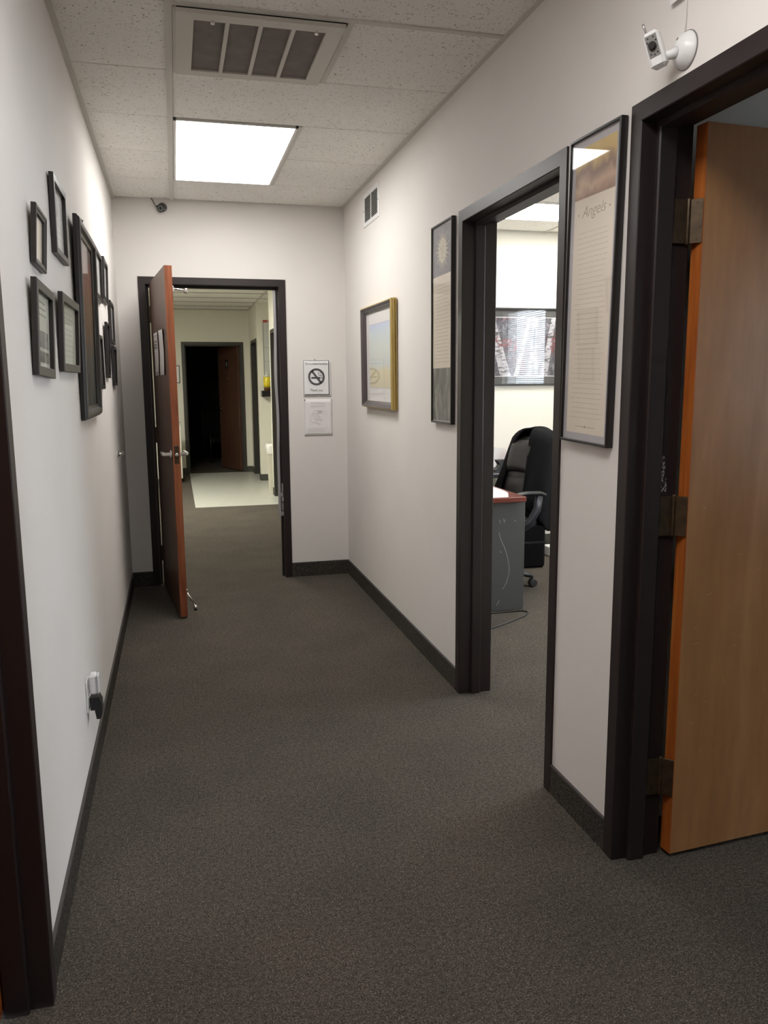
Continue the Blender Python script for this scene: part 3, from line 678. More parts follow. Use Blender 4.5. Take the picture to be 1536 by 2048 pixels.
scribble(-w+.045, w-.045, -.385, .185, 38, yq-.0004, .0018, 61, centre=True).build('printed_text', plain('script_ink', (.60, .52, .42), .7), t)
MB().box(-.06, .06, yq-.0007, yq-.0004, -.4065, -.405).lathe([(.004, 0), (.003, .0004)], 10, Matrix.Translation((0, yq-.0004, -.4058)) @ Matrix.Rotation(PI/2, 4, 'X')).build('ornament', M_inkbrown, t)
glazed(t, w, h, .008, -.017)

# ------------------------------------------------------------------ notices on the end wall
t = thing('no_smoking_sign', 'white paper no smoking sign pinned to the end wall', 'sign', (1.023, YF-.001, 1.487), (0, 0, 0))
def sheet(w, h, bend=.003, n=10):
    mb = MB(); vs_ = []; fs = []
    for s in (0, 1):
        for j in range(n+1):
            for i in range(n+1):
                x = -w+2*w*i/n; z = -h+2*h*j/n; vs_.append((x, -s*.0006-bend*((x/w)**2)*(.4+.6*(abs(z)/h)), z))
    m1 = (n+1)**2
    for j in range(n):
        for i in range(n):
            a = j*(n+1)+i; fs += [(a, a+1, a+n+2, a+n+1), (m1+a, m1+a+n+1, m1+a+n+2, m1+a+1)]
    per = [i for i in range(n+1)]+[(j+1)*(n+1)-1 for j in range(1, n+1)]+[n*(n+1)+i for i in reversed(range(n))]+[j*(n+1) for j in reversed(range(1, n))]
    for a, b_ in zip(per, per[1:]+per[:1]): fs.append((a, m1+a, m1+b_, b_))
    return mb.add(vs_, fs, True)
sheet(.104, .134, .001).build('paper', M_paper, t)
y = -.0022
bd = MB().ring(-.102, .088, -.120, .132, [(0, y), (0, y-.0002), (.0022, y-.0002), (.0022, y)]); bd.box(.084, .0895, y-.0003, y, -.120, .130).box(-.094, .0895, y-.0003, y, -.1205, -.1155)
bd.build('border', M_ink, t)
text('This is a smoke free facility', .024, M_inkgrey, t, (-.006, y, .100), sx=.64, name='lettering'); text('Thank you', .0265, M_inkgrey, t, (-.007, y, -.094), sx=.84, name='lettering')
nr = MB(); N = 40; cx, cz = -.006, .012
vs_ = []
for k in range(N):
    a = 2*PI*k/N
    for r in (.062, .047):
        vs_ += [(cx+r*math.cos(a), y-.0003, cz+r*math.sin(a)), (cx+r*math.cos(a), y, cz+r*math.sin(a))]
fs = []
for k in range(N):
    a, b_ = 4*k, 4*((k+1) % N); fs += [(a, b_, b_+2, a+2), (a, a+1, b_+1, b_), (a+2, b_+2, b_+3, a+3), (a+1, a+3, b_+3, b_+1)]
nr.add(vs_, fs); nr.box(-.055, .055, -.0003, 0, -.0075, .0075, Matrix.Translation((cx, y, cz)) @ Matrix.Rotation(math.radians(52), 4, 'Y'))
nr.build('prohibition_ring', plain('sign_dark_grey', (.085, .08, .085), .7), t)
cg = MB(); cg.box(-.045, .022, y-.0002, y, .000, .0105).box(.026, .030, y-.0002, y, .000, .0105).box(.033, .036, y-.0002, y, .000, .0105)
cg.build('cigarette', M_ink, t)
MB().tube([(.034, y-.0002, .014), (.031, y-.0002, .021), (.020, y-.0002, .020), (.010, y-.0002, .028), (.014, y-.0002, .036), (.006, y-.0002, .042), (.010, y-.0002, .047)], .0016, 6).tube([(.030, y-.0002, .018), (.026, y-.0002, .030), (.030, y-.0002, .040), (.018, y-.0002, .046)], .0014, 6).build('smoke', M_ink, t)
MB().lathe([(.0045, 0), (.0035, .006), (.0045, .009)], 12, Matrix.Translation((-.018, -.001, .138)) @ Matrix.Rotation(PI/2, 4, 'X')).build('push_pin', M_chrome, t)
MB().lathe([(.0045, 0), (.0035, .006), (.0045, .009)], 12, Matrix.Translation((.004, -.002, -.128)) @ Matrix.Rotation(PI/2, 4, 'X')).build('push_pin', M_white, t)
t = thing('faded_notice', 'faded white paper notice pinned under the no smoking sign', 'notice', (1.026, YF-.001, 1.200))
sheet(.106, .136, .001).build('paper', M_paper2, t)
scribble(-.06, .06, .075, .118, 2, -.002, .011, 71, centre=True).build('printed_heading', M_inkfaint, t)
scribble(-.08, .085, -.105, -.075, 3, -.002, .004, 72).build('printed_text', M_inkfaint, t)
dr = MB(); rnd = random.Random(5)
for k in range(7):
    cx, cz, rr = rnd.uniform(-.03, .035), rnd.uniform(-.03, .03), rnd.uniform(.016, .034)
    dr.tube([(cx+rr*math.cos(a*PI/8), -.0023, cz+rr*1.1*math.sin(a*PI/8)) for a in range(14)], .0008, 5)
dr.tube([(-.012, -.0023, .052), (.03, -.0023, .052), (.012, -.0023, .05), (.01, -.0023, .03)], .0013, 5)
dr.build('line_drawing', M_inkfaint, t)
for (x, z, m_) in ((-.101, .131, M_ink), (.101, .131, M_matgrey)): MB().lathe([(.0045, 0), (.0035, .006), (.0045, .009)], 12, Matrix.Translation((x, -.001, z)) @ Matrix.Rotation(PI/2, 4, 'X')).build('push_pin', m_, t)

# papers taped to the end door
for (a, dz, lab, seed) in ((.315, 0, 'printed paper taped to the open end door, nearer the hinge', 81), (.635, .0, 'blank backed paper taped to the open end door, nearer the lever', 82)):
    R = Matrix.Rotation(math.radians(-83), 4, 'Z'); p = R @ Vector((a, -.003, 0))
    t = thing('door_notice', lab, 'notice', (-.139+p.x, 5.955+p.y, 1.650+dz), (0, 0, math.radians(-83)), 'papers on the end door')
    sheet(.108, .139, .007 if seed == 82 else .004).build('paper', M_paper2, t)
    if seed == 81:
        MB().ring(-.09, .09, -.12, .12, [(0, -.0046), (0, -.0050), (.003, -.0050), (.003, -.0046)]).build('border', M_inkgrey, t)
        scribble(-.07, .07, .03, .09, 3, -.0050, .010, 83, centre=True).build('printed_text', M_inkgrey, t)

# ------------------------------------------------------------------ small wall fittings
# wall register, right wall
v = thing('wall_vent', 'small white louvred air register high on the right wall', 'vent', (XR, 5.13, 2.545), (0, 0, -PI/2))
w, h = .202, .102
MB().ring(-w, w, -h, h, [(0, 0), (0, -.003), (.004, -.006), (.026, -.006), (.028, -.004), (.028, 0)]).build('face_plate', M_white, v)
box(-w+.026, w-.026, -.0008, 0, -h+.026, h-.026).build('duct', plain('duct_black', (.006, .006, .006), .9), v)
box(-.006, .006, -.0055, -.0008, -h+.026, h-.026).build('divider', M_white, v)
me = MB().box(-.080, .080, -.005, -.0042, -.0009, .0013).mesh('louver')
for i in range(13):
    z = -h+.034+i*(2*h-.068)/12
    for x in (-.090, .090):
        a = .9 if x > 0 else (.9 if i > 0 else .2)
        copies(me, 'louver', M_white, v, [((x, .0012, z), (-.35 if x < 0 else -.3, 0, 0))])
for (x, z) in ((.193, .0), (-.193, 0.)): MB().lathe([(.004, 0), (.003, .002)], 10, Matrix.Translation((x, -.006, z)) @ Matrix.Rotation(PI/2, 4, 'X')).build('screw', M_bronze, v)
# dome camera on the end wall
s = thing('security_camera', 'small round grey security camera on the end wall below the ceiling', 'camera', (-.030, YF, 2.641))
Rf = Matrix.Rotation(PI/2, 4, 'X')
MB().lathe([(.030, 0), (.031, .006), (.029, .012), (.022, .016)], 24, Rf @ Matrix.Translation((.006, .006, 0))).build('mount', plain('camera_grey', (.12, .11, .11), .4), s)
Rh = Matrix.Translation((0, -.012, 0)) @ Matrix.Rotation(.25, 4, 'X') @ Matrix.Rotation(-.2, 4, 'Z') @ Rf
MB().lathe([(.024, 0), (.0265, .006), (.0265, .030), (.024, .034)], 24, Rh).build('housing', M_blacksatin, s)
MB().lathe([(.021, .033), (.0205, .0365), (.010, .0375)], 24, Rh).build('face', plain('camera_face', (.16, .16, .155), .3), s)
MB().lathe([(.0095, .037), (.008, .040), (.002, .042)], 18, Rh).build('lens', M_black, s)
MB().lathe([(.003, 0), (.003, .004)], 10, Matrix.Translation((.020, -.040, -.014)) @ Rf).build('screw', M_chrome, s)
MB().lathe([(.008, 0), (.008, .014)], 12, Matrix.Translation((-.026, -.02, .006)) @ Rf).build('knuckle', M_blacksatin, s)
MB().tube([(-.068, -.004, .063), (-.060, -.005, .052), (-.050, -.006, .034), (-.040, -.007, .014), (-.030, -.008, .002), (-.018, -.012, -.004)], .0022, 8).build('cable', M_black, s)
# wireless camera above the near right door
s = thing('wireless_camera', 'white wireless camera with antenna mounted above the near right door', 'camera', (XR, 1.862, 2.246))
Rb = Matrix.Rotation(-PI/2, 4, 'Y')
MB().lathe([(.0425, 0), (.0425, .004), (.040, .008), (.034, .018), (.022, .026), (.010, .029)], 32, Rb).build('base', M_white, s)
MB().lathe([(.0445, 0), (.0445, .0025)], 32, Rb).build('base_ring', M_inkgrey, s)
MB().lathe([(.004, 0), (.004, .003)], 12, Matrix.Translation((-.022, .004, .024)) @ Rb).build('screw', M_chrome, s)
MB().tube([(-.022, .002, -.004), (-.040, .010, -.010), (-.056, .016, -.012)], [.014, .011, .010], 16).build('arm', M_white, s)
Ro = Matrix.Translation((-.072, .020, .002)) @ Matrix.Rotation(math.radians(-48), 4, 'Z') @ Matrix.Rotation(.22, 4, 'X') @ Matrix.Rotation(-.26, 4, 'Y')
bd = MB(); bd.bbox(-.019, .019, -.019, .019, -.042, .042, c=.007, mat=Ro); bd.build('body', M_white, s)
bbox(-.0135, .0135, -.0200, -.0188, -.017, .033, c=.0004, mat=Ro).build('face_panel', plain('panel_grey', (.22, .21, .20), .4), s)
MB().lathe([(.0095, 0), (.0095, .006), (.007, .008)], 18, Ro @ Matrix.Translation((0, -.0195, .008)) @ Rf).build('lens', M_black, s)
for (x, z) in ((-.007, .027), (.006, .027), (-.008, -.009), (0, -.012), (.008, -.009), (-.010, .018), (.010, .018)): MB().lathe([(.0022, 0), (.0018, .0015)], 8, Ro @ Matrix.Translation((x, -.0198, z)) @ Rf).build('infrared_led', M_ink, s)
MB().tube([Ro @ Vector((-.012, .006, .040)), Ro @ Vector((-.014, .006, .058)), Ro @ Vector((-.015, .006, .068))], [.0028, .0028, .0035], 10).build('antenna', plain('antenna_grey', (.45, .43, .42), .35, .7), s)
MB().tube([(-.006, .004, .040), (-.004, .005, .070), (-.004, .004, .11), (-.006, .003, .20)], .0011, 6).build('cord', M_matwhite, s)
t = thing('price_tag', 'small white printed tag hanging on the cord above the wireless camera', 'tag', (XR-.012, 1.889, 2.392), (0, 0, -PI/2))
bbox(-.036, .030, -.0005, .0005, -.022, .05, c=.0002).build('card', M_paper, t)
scribble(-.025, .012, -.016, .03, 4, -.0006, .005, 91).build('printed_text', M_inkgrey, t); box(.016, .027, -.0009, -.0005, -.010, .01).build('red_mark', plain('red_ink', (.5, .12, .08), .7), t)
# outlet, left wall
t = thing('wall_outlet', 'white electrical outlet plate low on the left wall', 'outlet', (XL, 2.945, .353), (0, 0, PI/2))
bbox(-.035, .035, -.006, 0, -.058, .058, c=.0025).build('cover_plate', M_white, t)
bbox(-.017, .017, -.008, -.005, .006, .034, c=.002).build('socket', M_white, t); bbox(-.017, .017, -.008, -.005, -.034, -.006, c=.002).build('socket', M_white, t)
t = thing('white_plug_adapter', 'white plug-in adapter in the upper outlet socket', 'adapter', (XL+.008, 2.950, .393), (0, 0, PI/2))
bbox(-.024, .024, -.030, -.003, -.037, .037, c=.007).build('body', M_white, t); bbox(-.0245, .0245, -.0312, -.0295, -.0345, .0345, c=.0006).build('seam', M_matgrey, t); bbox(-.022, .022, -.036, -.031, -.034, .034, c=.004).build('cap', M_white, t)
t = thing('black_plug_adapter', 'black plug-in adapter in the lower outlet socket', 'adapter', (XL+.008, 2.950, .312), (0, 0, PI/2))
MB().prism([(-.003, .035), (-.034, .035), (-.042, .015), (-.043, -.025), (-.036, -.046), (-.022, -.046), (-.017, -.012), (-.003, -.012)], -.026, .026, 'x').build('body', M_blacksatin, t)
# wall door bumper
t = thing('door_bumper', 'small chrome door bumper on the left wall near the end door', 'doorstop', (XL, 5.169, 1.035))
Rl = Matrix.Rotation(PI/2, 4, 'Y')
MB().lathe([(.022, 0), (.021, .004), (.010, .008), (.009, .022), (.011, .026)], 18, Rl).build('base', M_chrome, t); MB().lathe([(.014, .026), (.015, .032), (.012, .036)], 16, Rl).build('rubber_tip', plain('bumper_rubber', (.18, .16, .15), .7), t)

# ------------------------------------------------------------------ hall beyond: bin, shelf, bottle, poster
t = thing('waste_bin', 'cream waste bin with a white liner in the recess beyond the end door', 'bin', (1.33, 10.99, .004))
MB().prism([(-.13, 0), (.13, 0), (.155, .62), (-.155, .62)], -.12, .12, 'y').build('body', plain('cream_plastic', (.66, .63, .53), .5), t)
ln = MB(); rnd = random.Random(4); n = 28; vs_ = []
for (k, (s_, z)) in enumerate(((1.03, .52), (1.10, .60), (1.06, .645), (.94, .64), (.9, .56))):
    for i in range(n):
        a = 2*PI*i/n; ca, sa = math.cos(a), math.sin(a); q = max(abs(ca), abs(sa)); vs_.append((.155*s_*ca/q*(1+.03*rnd.uniform(-1, 1)), .125*s_*sa/q*(1+.03*rnd.uniform(-1, 1)), z+(.03*rnd.uniform(-1, 1) if k == 0 else .008*rnd.uniform(-1, 1))))
ln.add(vs_, [(j*n+i, j*n+(i+1) % n, (j+1)*n+(i+1) % n, (j+1)*n+i) for j in range(4) for i in range(n)], True).build('liner', plain('white_liner', (.75, .74, .70), .5), t)
t = thing('wall_shelf', 'small black wall shelf in the recess beyond the end door', 'shelf', (1.355, 12.2, 1.325))
bbox(-.115, .2, -.17, 0, 0, .022, c=.003).bbox(-.115, .2, -.17, -.155, -.065, 0, c=.003).bbox(-.115, -.10, -.155, 0, -.065, 0, c=.003).build('bracket_board', M_black, t)
t = thing('soap_bottle', 'clear bottle of yellow liquid standing on the black wall shelf', 'bottle', (1.325, 12.11, 1.347))
MB().lathe([(.048, 0), (.050, .04), (.050, .05)], 20).build('base', plain('amber_base', (.12, .05, .015), .4), t)
MB().lathe([(.050, .05), (.056, .10), (.056, .19), (.050, .20)], 20).build('liquid', plain('yellow_liquid', (.75, .60, .03), .25), t)
MB().lathe([(.050, .20), (.042, .22), (.018, .25), (.013, .265), (.013, .285)], 20).build('neck', plain('clear_plastic', (.62, .62, .55), .15), t)
t = thing('wall_chart', 'white wall chart with a red heading in the recess beyond the end door', 'poster', (1.555, 12.198, 1.97))
bbox(-.26, .26, -.004, 0, -.40, .40, c=.001).build('board', plain('chart_grey', (.55, .56, .53), .5), t); box(-.26, .26, -.006, -.004, .365, .40).build('red_heading', plain('red_heading', (.38, .06, .04), .6), t)
box(-.262, -.254, -.0065, 0, -.402, .365).box(-.262, .26, -.0065, 0, -.405, -.398).build('edge', M_inkgrey, t); box(-.25, .25, -.005, -.004, .0, .003).box(-.25, .25, -.005, -.004, -.2, -.197).build('rule_lines', M_inkgrey, t)
scribble(-.22, .22, -.38, .34, 22, -.0045, .008, 14).build('printed_text', plain('chart_ink', (.45, .46, .44), .7), t)
scribble(-.2, -.02, .372, .392, 1, -.006, .012, 15).build('heading_marks', M_paper, t)
t = thing('wall_notice', 'small framed white notice left of the far dark doorway', 'notice', (-.02, YB-.001, 1.605))
MB().ring(-.11, .11, -.14, .14, [(0, 0), (0, -.012), (.012, -.012), (.012, 0)]).build('frame', M_blacksatin, t); box(-.1, .1, -.004, 0, -.13, .13).build('paper', M_paper, t); scribble(-.08, .08, -.1, .11, 8, -.0042, .008, 19).build('printed_text', M_inkgrey, t)
t = thing('low_cabinet', 'low cream cabinet behind the open end door in the hall beyond', 'cabinet', (-.10, 12.6, 0))
bbox(-.28, .16, -.25, .25, .06, .85, c=.006).build('body', plain('cream_cabinet', (.66, .64, .55), .5), t); box(-.26, .14, -.24, .24, 0, .06).build('plinth', M_vb, t); bbox(-.29, .17, -.26, .26, .85, .88, c=.004).build('top', M_lino, t)
t = thing('dark_armchair', 'black armchair barely visible in the unlit far room', 'chair', (.78, 15.6, 0), (0, 0, .4))
bbox(-.26, .26, -.25, .25, .36, .46, c=.03).build('seat', M_leather, t); bbox(-.25, .25, .2, .3, .46, .95, c=.03).build('backrest', M_leather, t)
for x in (-.29, .29):
    MB().tube([(x, -.22, 0), (x, -.24, .64), (x, .2, .66), (x, .26, 0)], .018, 8).build('arm', M_black, t)

# ------------------------------------------------------------------ office
# windows with blinds in the outside wall
def window(name, win, label, tilt=.50):
    y0, y1, z0, z1 = win
    o = thing(name, label, 'window', (XE, (y0+y1)/2, (z0+z1)/2), (0, 0, -PI/2), kind='structure')
    w, h = (y1-y0)/2, (z1-z0)/2
    MB().ring(-w, w, -h, h, [(0, .06), (0, .14), (.04, .14), (.04, .06)]).build('window_frame', M_whitemetal, o)
    box(-w+.035, w-.035, .098, .102, -h+.035, h-.035).build('window_pane', M_glasswin, o)
    bbox(-w-.02, w+.02, -.02, .06, -h-.02, -h, c=.003).build('window_sill', M_white, o)
    bbox(-w+.01, w-.01, .02, .05, h-.04, h-.005, c=.003).build('head_rail', M_white, o)
    me = box(-w+.012, w-.012, -.0125, .0125, -.0004, .0004).mesh('blind_slat')
    n = int((2*h-.06)/.025)
    copies(me, 'blind_slat', M_white, o, [((0, .035, -h+.02+.025*i), (tilt, 0, 0)) for i in range(n)])
    return o
window('window_1', WIN1, 'office window with white horizontal blinds'); window('window_2', WIN2, 'window of the dim side room with white horizontal blinds', 1.0)
# birch picture
t = thing('birch_picture', 'black framed photograph of white birch trunks on the far office wall', 'picture', (2.955, YO-.002, 1.747))
w, h = .66, .326
MB().ring(-w, w, -h, h, [(0, 0), (0, -.020), (.003, -.023), (.013, -.023), (.016, -.020), (.016, 0)]).build('frame', M_black, t)
box(-w+.014, w-.014, -.008, 0, -h+.014, h-.014).build('mat_board', plain('mat_charcoal', (.05, .05, .052), .8), t)
px0, px1, pz0, pz1 = -.56, .56, -.245, .245
MB().ring(px0-.004, px1+.004, pz0-.004, pz1+.004, [(0, -.008), (0, -.0085), (.004, -.0085), (.004, -.008)]).build('mat_bevel', M_paper, t)
m, nt, b = nm('forest_photo'); v_ = coords(nt)
f1 = noise(nt, v_, 30, 5, .8, .7); f2 = noise(nt, v_, 5, 3, .4)
rA = ramp(nt, f1, [(.3, (.006, .006, .010)), (.5, (.05, .05, .07)), (.7, (.28, .26, .30))]); rB = ramp(nt, f2, [(.50, (1, 1, 1)), (.62, (1.0, .35, .40))])
nt.links.new(mixc(nt, 1., rA.outputs['Color'], rB.outputs['Color'], 'MULTIPLY'), b.inputs['Base Color'])
box(px0, px1, -.0082, -.008, pz0, pz1).build('photo', m, t)
tk = MB(); 
for (xb_, xt_, w0, w1) in ((-.22, -.36, .028, .018), (-.17, -.32, .022, .015), (.02, .085, .020, .013), (-.10, .02, .022, .016), (.16, .24, .034, .020), (.09, .05, .018, .012), (.33, .28, .016, .01), (.46, .5, .03, .02), (-.48, -.42, .03, .02)):
    tk.add([(xb_-w0, -.0084, pz0), (xb_+w0, -.0084, pz0), (xt_+w1, -.0084, pz1), (xt_-w1, -.0084, pz1), (xb_-w0, -.0080, pz0), (xb_+w0, -.0080, pz0), (xt_+w1, -.0080, pz1), (xt_-w1, -.0080, pz1)], [(0, 1, 2, 3), (0, 4, 5, 1), (1, 5, 6, 2), (2, 6, 7, 3), (3, 7, 4, 0)])
tk.build('birch_trunks', m_blobs('birch_bark', [(.36, (.05, .045, .05)), (.46, (.34, .33, .36)), (.7, (.5, .49, .52))], 34, (.5, 1, 1.6), 4), t)
rl = MB(); rnd = random.Random(9)
for i in range(170):
    x = rnd.choice((rnd.uniform(-.33, -.10), rnd.uniform(.22, .36), rnd.uniform(.25, .5))); z = rnd.gauss(.02, .035); s_ = rnd.uniform(.004, .011)
    rl.box(-s_, s_, -.0002, 0, -s_*.6, s_*.6, Matrix.Translation((x, -.0084, z)) @ Matrix.Rotation(rnd.uniform(0, 3), 4, 'Y'))
rl.build('red_leaves', plain('red_leaf', (.20, .03, .04), .7), t)
box(-w+.014, w-.014, -.013, -.011, -h+.014, h-.014).build('glass_pane', m_glass('birch_glass', 1.6, .01), t)
# desk
t = thing('office_desk', 'charcoal desk with cherry red top inside the office', 'desk', (1.78, 4.62, 0))
bbox(-.34, .31, -.02, 1.30, .715, .748, c=.004).build('desktop', M_cherry, t)
bbox(-.33, .325, .03, .055, .012, .715, c=.002).build('end_panel', M_deskgrey, t); bbox(-.33, .29, 1.25, 1.275, .012, .715, c=.002).build('end_panel', M_deskgrey, t); bbox(-.30, -.28, .055, 1.25, .2, .715, c=.002).build('modesty_panel', M_deskgrey, t)
sc = MB(); 
for pts in ([(.155, .60), (.156, .578)], [(.178, .605), (.186, .580)], [(.186, .600), (.192, .592)], [(.25, .594), (.262, .590), (.258, .582)], [(.15, .52), (.165, .47), (.19, .42), (.21, .36), (.222, .30), (.222, .25), (.205, .19), (.18, .15)], [(.16, .40), (.168, .39)], [(.14, .05), (.16, .08)]):
    sc.tube([(x, .0295, z) for (x, z) in pts], .0012, 5)
sc.build('scratches', plain('scratch_pale', (.42, .42, .42), .7), t)
t = thing('desk_paper', 'large pale sheet of paper lying on the cherry desk top', 'paper', (1.78, 4.62, .7485))
MB().prism([(-.25, -.012), (.19, -.012), (.205, .02), (.262, .16), (.278, .26), (.285, .53), (-.25, .53)], 0, .0015, 'z').build('sheet', plain('pale_sheet', (.74, .69, .70), .6), t)
t = thing('side_desk', 'black topped side desk along the far office wall', 'desk', (2.05, 6.24, 0))
bbox(-.60, .68, -.30, .30, .70, .735, c=.004).build('desktop', plain('black_top', (.02, .021, .026), .35), t); bbox(-.60, -.575, -.28, .28, 0, .70, c=.002).build('end_panel', M_deskgrey, t); bbox(.64, .665, -.28, .28, 0, .70, c=.002).build('end_panel', M_deskgrey, t)
t = thing('tape_dispenser', 'black tape dispenser on the far office desk left of the chair', 'tape dispenser', (2.60, 6.10, .736), (0, 0, .1))
MB().prism([(-.13, 0), (.10, 0), (.10, .02), (.075, .07), (.02, .092), (-.06, .098), (-.11, .094), (-.085, .055), (-.10, .03), (-.13, .015)], -.03, .03, 'y').build('body', M_blacksatin, t)
MB().lathe([(.026, -.0005), (.026, .0005)], 20, Matrix.Translation((-.02, -.031, .045)) @ Rf).lathe([(.018, 0), (.018, .003)], 16, Matrix.Translation((-.02, -.031, .045)) @ Rf).build('tape_core', M_white, t)
t = thing('clear_stand', 'small clear plastic stand on the far office desk', 'stand', (2.665, 6.42, .736))
MB().prism([(-.07, 0), (.07, 0), (.045, .155), (-.06, .17)], -.012, .012, 'y').build('body', plain('milky_acrylic', (.74, .74, .73), .25), t)
t = thing('beige_mug', 'beige mug beside the tape dispenser on the far office desk', 'mug', (2.40, 6.13, .736))
MB().lathe([(.038, 0), (.042, .02), (.042, .09), (.038, .092), (.036, .02)], 24).build('body', plain('beige_glaze', (.55, .50, .32), .4), t); MB().tube([(.040, 0, .075), (.062, 0, .07), (.066, 0, .045), (.058, 0, .028), (.041, 0, .024)], .005, 8).build('handle', MATS['beige_glaze'], t)
t = thing('pink_note_pad', 'pink note pad standing behind the chair on the far office desk', 'note pad', (2.715, 6.30, .736), (0, .25, 0))
bbox(-.035, .035, -.012, .012, 0, .16, c=.001).build('pad', plain('pink_paper', (.75, .16, .30), .6), t)
t = thing('paper_tray', 'flat dark paper tray on the cherry desk behind the white sheet', 'tray', (1.93, 5.62, .749))
bbox(-.18, .15, -.13, .16, 0, .012, c=.003).bbox(-.18, -.165, -.13, .16, .012, .075, c=.003).bbox(.135, .15, -.13, .16, .012, .075, c=.003).bbox(-.18, .15, .145, .16, .012, .075, c=.003).bbox(-.18, .15, -.13, -.115, .012, .055, c=.003).build('tray', M_navy, t)
t = thing('black_case', 'black upright case standing on the carpet behind the office chair', 'case', (2.68, 5.82, 0), (0, 0, -.05))
bbox(-.20, .10, -.085, .085, 0, .43, c=.02).build('body', M_cloth, t); MB().tube([(-.10, 0, .425), (-.09, 0, .47), (.02, 0, .47), (.03, 0, .425)], .009, 8).build('handle', M_blacksatin, t); box(-.20, .101, -.087, -.084, .20, .215).build('strap', M_blacksatin, t)
t = thing('power_strip', 'white power unit on the office carpet below the far wall', 'power strip', (3.07, 6.14, 0))
bbox(-.09, .09, -.06, .06, 0, .085, c=.008).build('body', M_white, t); MB().tube([(.05, 0, .085), (.06, .03, .13), (.02, .1, .16), (.04, .2, .13)], .004, 8).build('cord', M_black, t)
t = tag(MB().tube([(1.60, 4.25, .005), (1.74, 4.327, .005), (1.847, 4.386, .005), (1.972, 4.467, .005), (2.063, 4.525, .005), (2.105, 4.575, .005), (2.118, 4.618, .005), (2.085, 4.640, .005), (1.968, 4.641, .005), (1.83, 4.638, .005), (1.60, 4.636, .005)], .0045, 8).build('floor_cable', M_black),
        'black cable looping on the carpet in front of the charcoal desk', 'cable')

# office chair with five star base
ch = thing('office_chair', 'black leather swivel office chair behind the cherry desk', 'chair', (2.18, 5.33, 0), (0, 0, math.radians(-68)))
ARMS = {}
bs = MB().lathe([(.05, .07), (.05, .11), (.03, .13)], 18); bs.build('hub', M_blacksatin, ch)
for k in range(5):
    a = math.radians(68-8.5-18.5+72*k); ca, sa = math.cos(a), math.sin(a)
    LASTARM = MB().tube([(ca*.03, sa*.03, .105), (ca*.16, sa*.16, .098), (ca*.27, sa*.27, .080)], [.026, .022, .017], 10).build('base_arm', M_blacksatin, ch)
    Rc = Matrix.Translation((ca*.275, sa*.275, .030)) @ Matrix.Rotation(a+.5, 4, 'Z') @ Matrix.Rotation(PI/2, 4, 'X')
    c_ = MB(); c_.lathe([(.024, -.022), (.030, -.018), (.030, -.004), (.024, -.003)], 18, Rc); c_.lathe([(.024, .003), (.030, .004), (.030, .018), (.024, .022)], 18, Rc); c_.tube([(ca*.275, sa*.275, .03), (ca*.275, sa*.275, .085)], .008, 8); ARMS[c_.build('caster', M_rubber, ch).name] = LASTARM.name
MB().tube([(0, 0, .12), (0, 0, .26), (0, 0, .40)], [.028, .025, .02], 14).build('gas_column', M_blacksatin, ch)
bbox(-.14, .14, -.12, .14, .385, .42, c=.01).build('seat_plate', M_blacksatin, ch)
bbox(-.25, .25, -.26, .22, .42, .52, c=.035).build('seat', M_leather, ch, 2)
def backshape(x0, x1, z0, z1, y0, th, lean, taper, nx=9, nz=14, bulge=.02):
    mb = MB(); vs_ = []; fs = []
    for s_ in (0, 1):
        for j in range(nz+1):
            v_ = j/nz; z = z0+(z1-z0)*v_; wf = (1-taper*v_**2)*(1 if v_ < .86 else math.sqrt(max(.05, 1-((v_-.86)/.15)**2)))
            for i in range(nx+1):
                u_ = i/nx*2-1; x = u_*(x1-x0)/2*wf+(x0+x1)/2
                e = (1-abs(u_)**3)*(1-abs(2*v_-1)**5); y = y0+lean*(z-z0)-.03*(1-u_*u_)+ (th*e*.6+.012 if s_ else -th*e*.4-.012-bulge*e)
                vs_.append((x, y+.05*u_*u_*-1, z))
    m1 = (nx+1)*(nz+1)
    for j in range(nz):
        for i in range(nx):
            a = j*(nx+1)+i; fs += [(a, a+1, a+nx+2, a+nx+1), (m1+a, m1+a+nx+1, m1+a+nx+2, m1+a+1)]
    per = list(range(nx+1))+[(j+1)*(nx+1)-1 for j in range(1, nz+1)]+[nz*(nx+1)+i for i in reversed(range(nx))]+[j*(nx+1) for j in reversed(range(1, nz))]
    for a, b_ in zip(per, per[1:]+per[:1]): fs.append((a, m1+a, m1+b_, b_))
    return mb.add(vs_, fs, True)
backshape(-.215, .215, .50, 1.06, .23, .09, .28, .38).build('backrest', M_leather, ch, 1)
backshape(-.125, .125, .80, 1.035, .269, .05, .28, .12, bulge=.03).build('headrest_pad', M_leather, ch, 1)
backshape(-.12, .12, .55, .80, .219, .05, .28, .0, bulge=.03).build('lumbar_pad', M_leather, ch, 1)
for s_ in (-1, 1):
    ar = MB().tube([(s_*.29, -.20, .675), (s_*.295, -.14, .692), (s_*.295, 0, .700), (s_*.29, .14, .690), (s_*.285, .20, .672)], [.014, .022, .025, .024, .018], 12, flat=.6); ar.build('arm_pad', M_blacksatin, ch)
    su = MB().tube([(s_*.29, .14, .67), (s_*.292, .12, .58), (s_*.285, .06, .49), (s_*.25, -.02, .43), (s_*.14, -.04, .405)], [.034, .036, .034, .03, .025], 10, flat=.6); su.build('arm_support', M_navy, ch)
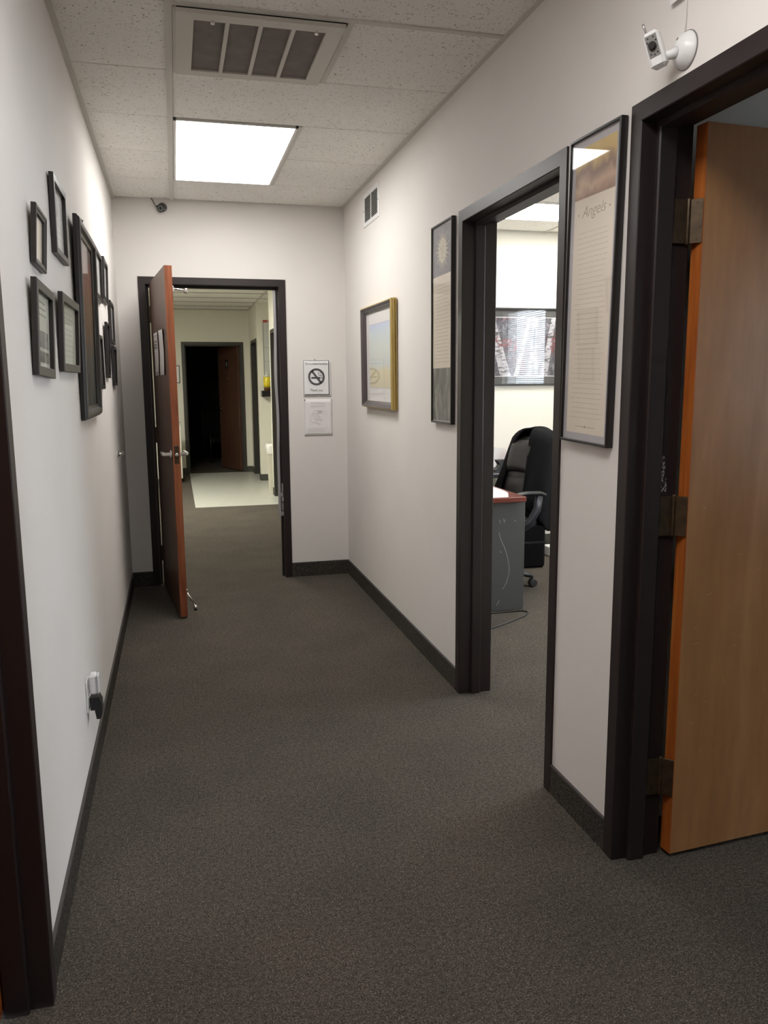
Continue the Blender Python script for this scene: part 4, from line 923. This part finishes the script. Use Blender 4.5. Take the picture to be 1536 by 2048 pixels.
# jacket over the backrest: shoulders over the top edge, fronts hanging beside the pads
jk = MB(); vs_ = []; fs = []; nu, nv = 48, 24
def jacket_pt(u_, v_):
    a = PI*.5+(u_-.5)*2*PI*(.89-.05*v_)                 # round the back, open at the front
    front = max(0., -math.sin(a)); side = abs(math.cos(a))
    zb = .40+.20*front                                # hem
    zt = 1.118-.02*side
    if v_ < .16:
        q = .30+.70*math.sqrt(v_/.16); z = zt-.055*(v_/.16)**2
    else:
        f_ = (v_-.16)/.84; q = 1.0+.06*f_; z = zt-.055-(zt-.055-zb)*f_
    hz = min(max((z-.5)/.58, 0), 1)
    hw = .222*(1-.36*hz**2)+.018
    fold = 1+.05*math.sin(u_*40+v_*2.5)*min(1, v_*1.5)+.02*math.sin(u_*17+4*v_)
    return (math.cos(a)*hw*q*fold, .225+.28*(max(z, .6)-.5)+math.sin(a)*(.105+.02*v_)*q*fold+.02*(math.sin(a) > 0), z)
for j in range(nv+1):
    for i in range(nu+1): vs_.append(jacket_pt(i/nu, j/nv))
for j in range(nv):
    for i in range(nu): a = j*(nu+1)+i; fs.append((a, a+1, a+nu+2, a+nu+1))
jk.add(vs_, fs, True); jk.add([(0, .398, 1.118)], []); c0 = len(jk.v)-1
for i in range(nu): jk.f.append((c0, i+1, i)); jk.sm.append(True)
j = jk.build('jacket', M_cloth); j.location = ch.location; j.rotation_euler = ch.rotation_euler
sol = j.modifiers.new('thickness', 'SOLIDIFY'); sol.thickness = .012; sol.offset = 1
tag(j, 'black jacket hung over the back of the office chair', 'jacket')

# ------------------------------------------------------------------ pieces of parts become sub-parts (thing > part > sub-part)
SUB = {'print': ('printed_text', 'printed_photo', 'emblem'), 'paper': ('printed_text', 'printed_heading', 'border', 'lettering', 'prohibition_ring', 'cigarette', 'smoke', 'line_drawing'),
       'mat_board': ('printed_text', 'mat_bevel', 'watercolour', 'printed_panel', 'cream_panel', 'photo_panel', 'painted_panel', 'sun_face', 'face_marks', 'title', 'title_dot', 'ornament', 'photo', 'birch_trunks', 'red_leaves'),
       'housing': ('face', 'lens', 'screw', 'knuckle'), 'body': ('face_panel', 'lens', 'infrared_led', 'antenna'), 'base': ('base_ring', 'screw'),
       'latch_plate': ('latch_bolt',), 'kick_down_holder': ('rubber_foot',), 'leaf': ('edge_band', 'scratches'), 'sign_plate': ('sign_symbol',), 'backrest': ('headrest_pad', 'lumbar_pad'),
       'end_panel': ('scratches',), 'board': ('red_heading', 'rule_lines', 'printed_text', 'edge', 'heading_marks'), 'frame': ('latch_screw', 'slot', 'bar'), 'card': ('printed_text', 'red_mark'),
       'base_arm': ('caster',), 'face_plate': ('divider', 'screw')}
stem = lambda o: o.name.split('.')[0]
for th in [o for o in bpy.data.objects if o.parent is None and o.children]:
    kids = list(th.children); done = set()
    for k in kids:
        if k.matrix_basis != Matrix() or stem(k) not in SUB or k in done: continue
        for c_ in kids:
            if c_ is not k and c_ not in done and stem(c_) in SUB[stem(k)] and c_.parent is th:
                if stem(k) == 'base_arm' and not ARMS.get(c_.name) == k.name: continue
                c_.parent = k; done.add(c_)
